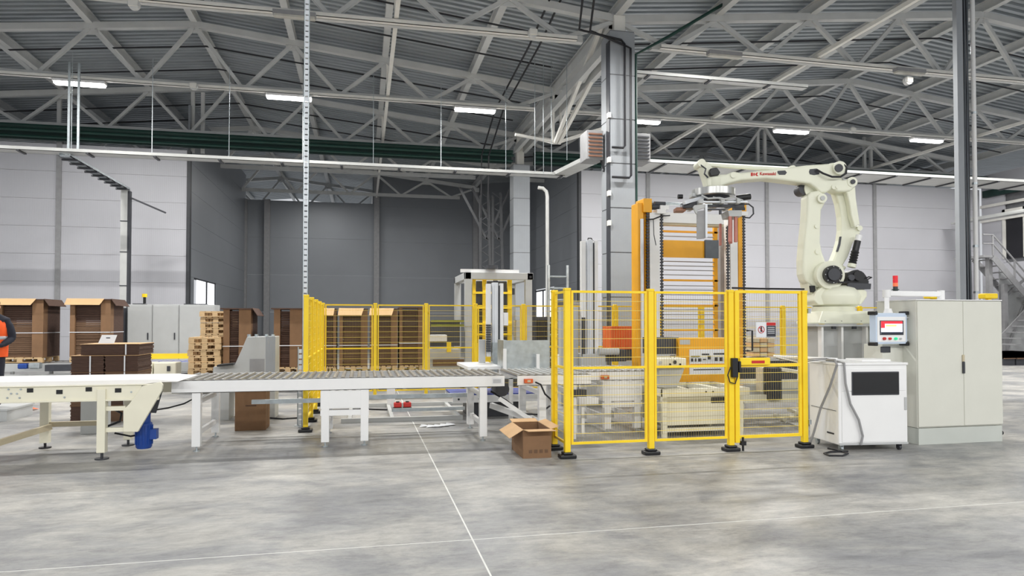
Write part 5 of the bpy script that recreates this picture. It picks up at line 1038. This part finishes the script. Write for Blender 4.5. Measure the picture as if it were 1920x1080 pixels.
# machines seen through the back fence between its third and fourth posts
t = boxes('strapping_station', 'grey machine with olive rails behind the fence left of the portal machine', 'machine', [('body', 'machine', pbz(806, 862, 655, 0, 15.6, .6)), ('upper', 'charcoal', pbz(808, 862, 602, 1.05, 16.0, .5)), ('olive_rail', 'olive', pb(808, 870, 600, 604, 15.95, .04)), ('olive_rail', 'olive', pb(808, 870, 608, 612, 15.95, .04)), ('tray', 'boardmid', pb(812, 870, 674, 686, 15.5, .08)), ('valve', 'yellow', pb(838, 846, 642, 660, 15.5, .08)), ('white_cover', 'white', pb(806, 838, 628, 640, 15.5, .4))], loc=(XA(835, 15.6), 15.6, 0))
# pallets at the far right
for i, (x0, x1, nm) in enumerate(((1884, 1905, 'left'), (1908, 1945, 'right'))):
    a = pb(x0, x1, 673, 684, 21, 1); t = thing('loaded_pallet', 'flat brown load on a dark pallet at the far right below the stairs, %s' % nm, 'pallet', ((a[0]+a[1])/2, 21, 0), 'loads at far right')
    MB().box(a[0], a[1], a[2], a[3], .5-.14*0, a[5]).build('load', 'boardmid', t); MB().box(a[0], a[1], a[2], a[3], .28, .5).build('pallet', 'wood', t); MB().box(a[0], a[1], 21.05, 21.9, 0, .28).build('trolley', 'charcoal', t)
# ================================================================ WORKER
def skin(name, pts, edges, radii, m, parent, sub=2, root=0, at=None):
    me = bpy.data.meshes.new(name); o = bpy.data.objects.new(name, me); COL.objects.link(o)
    o0 = Vector(at) if at is not None else ORI[parent.name]
    me.from_pydata([tuple(Vector(p)) for p in pts], edges, []); me.update()
    s = o.modifiers.new('skin', 'SKIN'); s.use_smooth_shade = True
    if not me.skin_vertices: me.skin_vertices
    bpy.context.view_layer.update()
    import bmesh
    bm = bmesh.new(); bm.from_mesh(me); ly = bm.verts.layers.skin.verify()
    for i, v in enumerate(bm.verts): r = radii[i]; v[ly].radius = (r, r) if not isinstance(r, tuple) else r; v[ly].use_root = (i == root)
    bm.to_mesh(me); bm.free()
    u = o.modifiers.new('sub', 'SUBSURF'); u.levels = sub; u.render_levels = sub
    me.materials.append(M[m]); o.parent = parent; o.location = o0-ORI[parent.name]; ORI[o.name] = o0; return o
wx = XA(-14, 13.0); PL = .2
wk = thing('person', 'worker in orange reflective vest and dark workwear at the left edge, behind the belt', 'person', (wx, 13.0, PL))
tag(MB().box(wx-.5, wx+.4, 12.6, 13.5, 0, PL-.03).box(wx-.52, wx+.42, 12.58, 13.52, PL-.03, PL).build('step_platform', 'machine', at=(wx, 13, 0)), 'low grey step behind the belt conveyor, under the worker', 'platform')
# pelvis, torso, neck, head, legs, arms (heights above the feet), one continuous body
J = [(0,0,.95),(0,0,1.15),(0,.0,1.35),(0,0,1.47),(0,-.02,1.56),(0,-.03,1.65),(0,-.02,1.74),
     (-.1,0,.9),(-.11,-.02,.5),(-.11,.02,.09),(-.11,-.12,.04),(.1,0,.9),(.11,-.02,.5),(.11,.02,.09),(.11,-.12,.04),
     (-.19,0,1.43),(-.26,.0,1.15),(-.2,-.22,1.02),(-.15,-.3,1.03),(.19,0,1.43),(.27,.03,1.15),(.22,-.2,1.02),(.17,-.28,1.03)]
E = [(0,1),(1,2),(2,3),(3,4),(4,5),(5,6),(0,7),(7,8),(8,9),(9,10),(0,11),(11,12),(12,13),(13,14),(3,15),(15,16),(16,17),(17,18),(3,19),(19,20),(20,21),(21,22)]
RD = [.15,.14,.16,.12,.055,.095,.085,.1,.07,.05,.045,.1,.07,.05,.045,.075,.055,.04,.03,.075,.055,.04,.03]
bd = skin('body', J, E, RD, 'navy', wk)
skin('head', [(0,-.02,1.55),(0,-.03,1.63),(0,-.03,1.72),(0,-.02,1.77)], [(0,1),(1,2),(2,3)], [.055,.085,.1,.07], 'skin', wk)
skin('hair', [(0,.02,1.66),(0,.015,1.74),(0,-.02,1.8)], [(0,1),(1,2)], [.09,.1,.07], 'hair', wk)
for s in (-1, 1):
    MB().lathe((s*.1+wx, 12.98, 1.66+PL), [(.0,-.01),(.025,-.005),(.025,.005),(0,.01)], 10, 'x').build('ear', 'skin', wk, smooth=True)
    MB().lathe((s*.035+wx, 12.88, 1.68+PL), [(.0,-.008),(.012,0),(0,.008)], 10, 'y').build('eye', 'ink', wk)
    hx, hy, hz = s*.155, -.31, 1.02
    skin('hand', [(hx,hy,hz),(hx-s*.01,hy-.06,hz)]+[q for k in range(4) for q in ((hx-s*.035+s*.023*k,hy-.1,hz),(hx-s*.035+s*.023*k,hy-.15+.01*abs(k-1),hz-.015),(hx-s*.035+s*.023*k,hy-.165+.01*abs(k-1),hz-.045))]+[(hx-s*.05,hy-.05,hz-.01),(hx-s*.07,hy-.09,hz-.02)],
         [(0,1)]+[e for k in range(4) for e in ((1,2+k*3),(2+k*3,3+k*3),(3+k*3,4+k*3))]+[(0,14),(14,15)], [.03,.035]+[.011,.0095,.008]*4+[.013,.01], 'skin', wk)
MB().prism([(wx-.012, 12.87, PL+1.66), (wx+.012, 12.87, PL+1.66), (wx, 12.845, PL+1.63)], (0, .02, -.005)).build('nose', 'skin', wk)
vp = [(0,0,.86),(0,0,1.0),(0,0,1.2),(0,0,1.38),(0,0,1.47)]
vest = MB().lathe((wx, 13.0, PL), [(.215,.83),(.22,.95),(.225,1.15),(.24,1.3),(.22,1.42),(.15,1.5),(.09,1.54)], 28)
for v in vest.v: v.y = 13.0+(v.y-13.0)*.78
vest = vest.build('vest', 'hi', wk, smooth=True)
for z in (.98, 1.12):
    b = MB().lathe((wx, 13.0, PL), [(.226,z-.0),(.232,z+.01),(.232,z+.045),(.226,z+.055)], 28)
    for v in b.v: v.y = 13.0+(v.y-13.0)*.79
    if z > 1: b.build('reflective_band', 'silver', vest, smooth=True)
for s in (-1, 1): MB().bar((wx+s*.14, 12.81, PL+1.17), (wx+s*.1, 12.86, PL+1.46), .05, .012, up=(0,1,0)).build('reflective_strap', 'silver', vest)
for s in (-1, 1): skin('sleeve', [(s*.2,0,1.42),(s*.27,.02,1.2),(s*.27,.03,1.13),(s*.22,-.18,1.03)], [(0,1),(1,2),(2,3)], [.08,.07,.065,.05], 'navy', wk)

# low floor track behind the long conveyor
ya, yb = G(770, 762).y, G(770, 790).y
t = thing('floor_track', 'low grey steel track frame lying on the floor behind the long white conveyor', 'frame', (XA(760, ya), yb, 0))
for yy in (ya, yb): MB().box(XA(640, yy), XA(868, yy), yy, yy+.08, 0, .07).build('track_rail', 'machine', t)
for px in (652, 733, 860): MB().box(XA(px, yb), XA(px, yb)+.06, yb+.08, ya, .0, .06).build('cross_rail', 'machine', t)
a = pb(726, 741, 728, 775, ya-.1, .1); MB().box(a[0], a[1], a[2], a[3], .0, a[5]).build('upright', 'white', t)
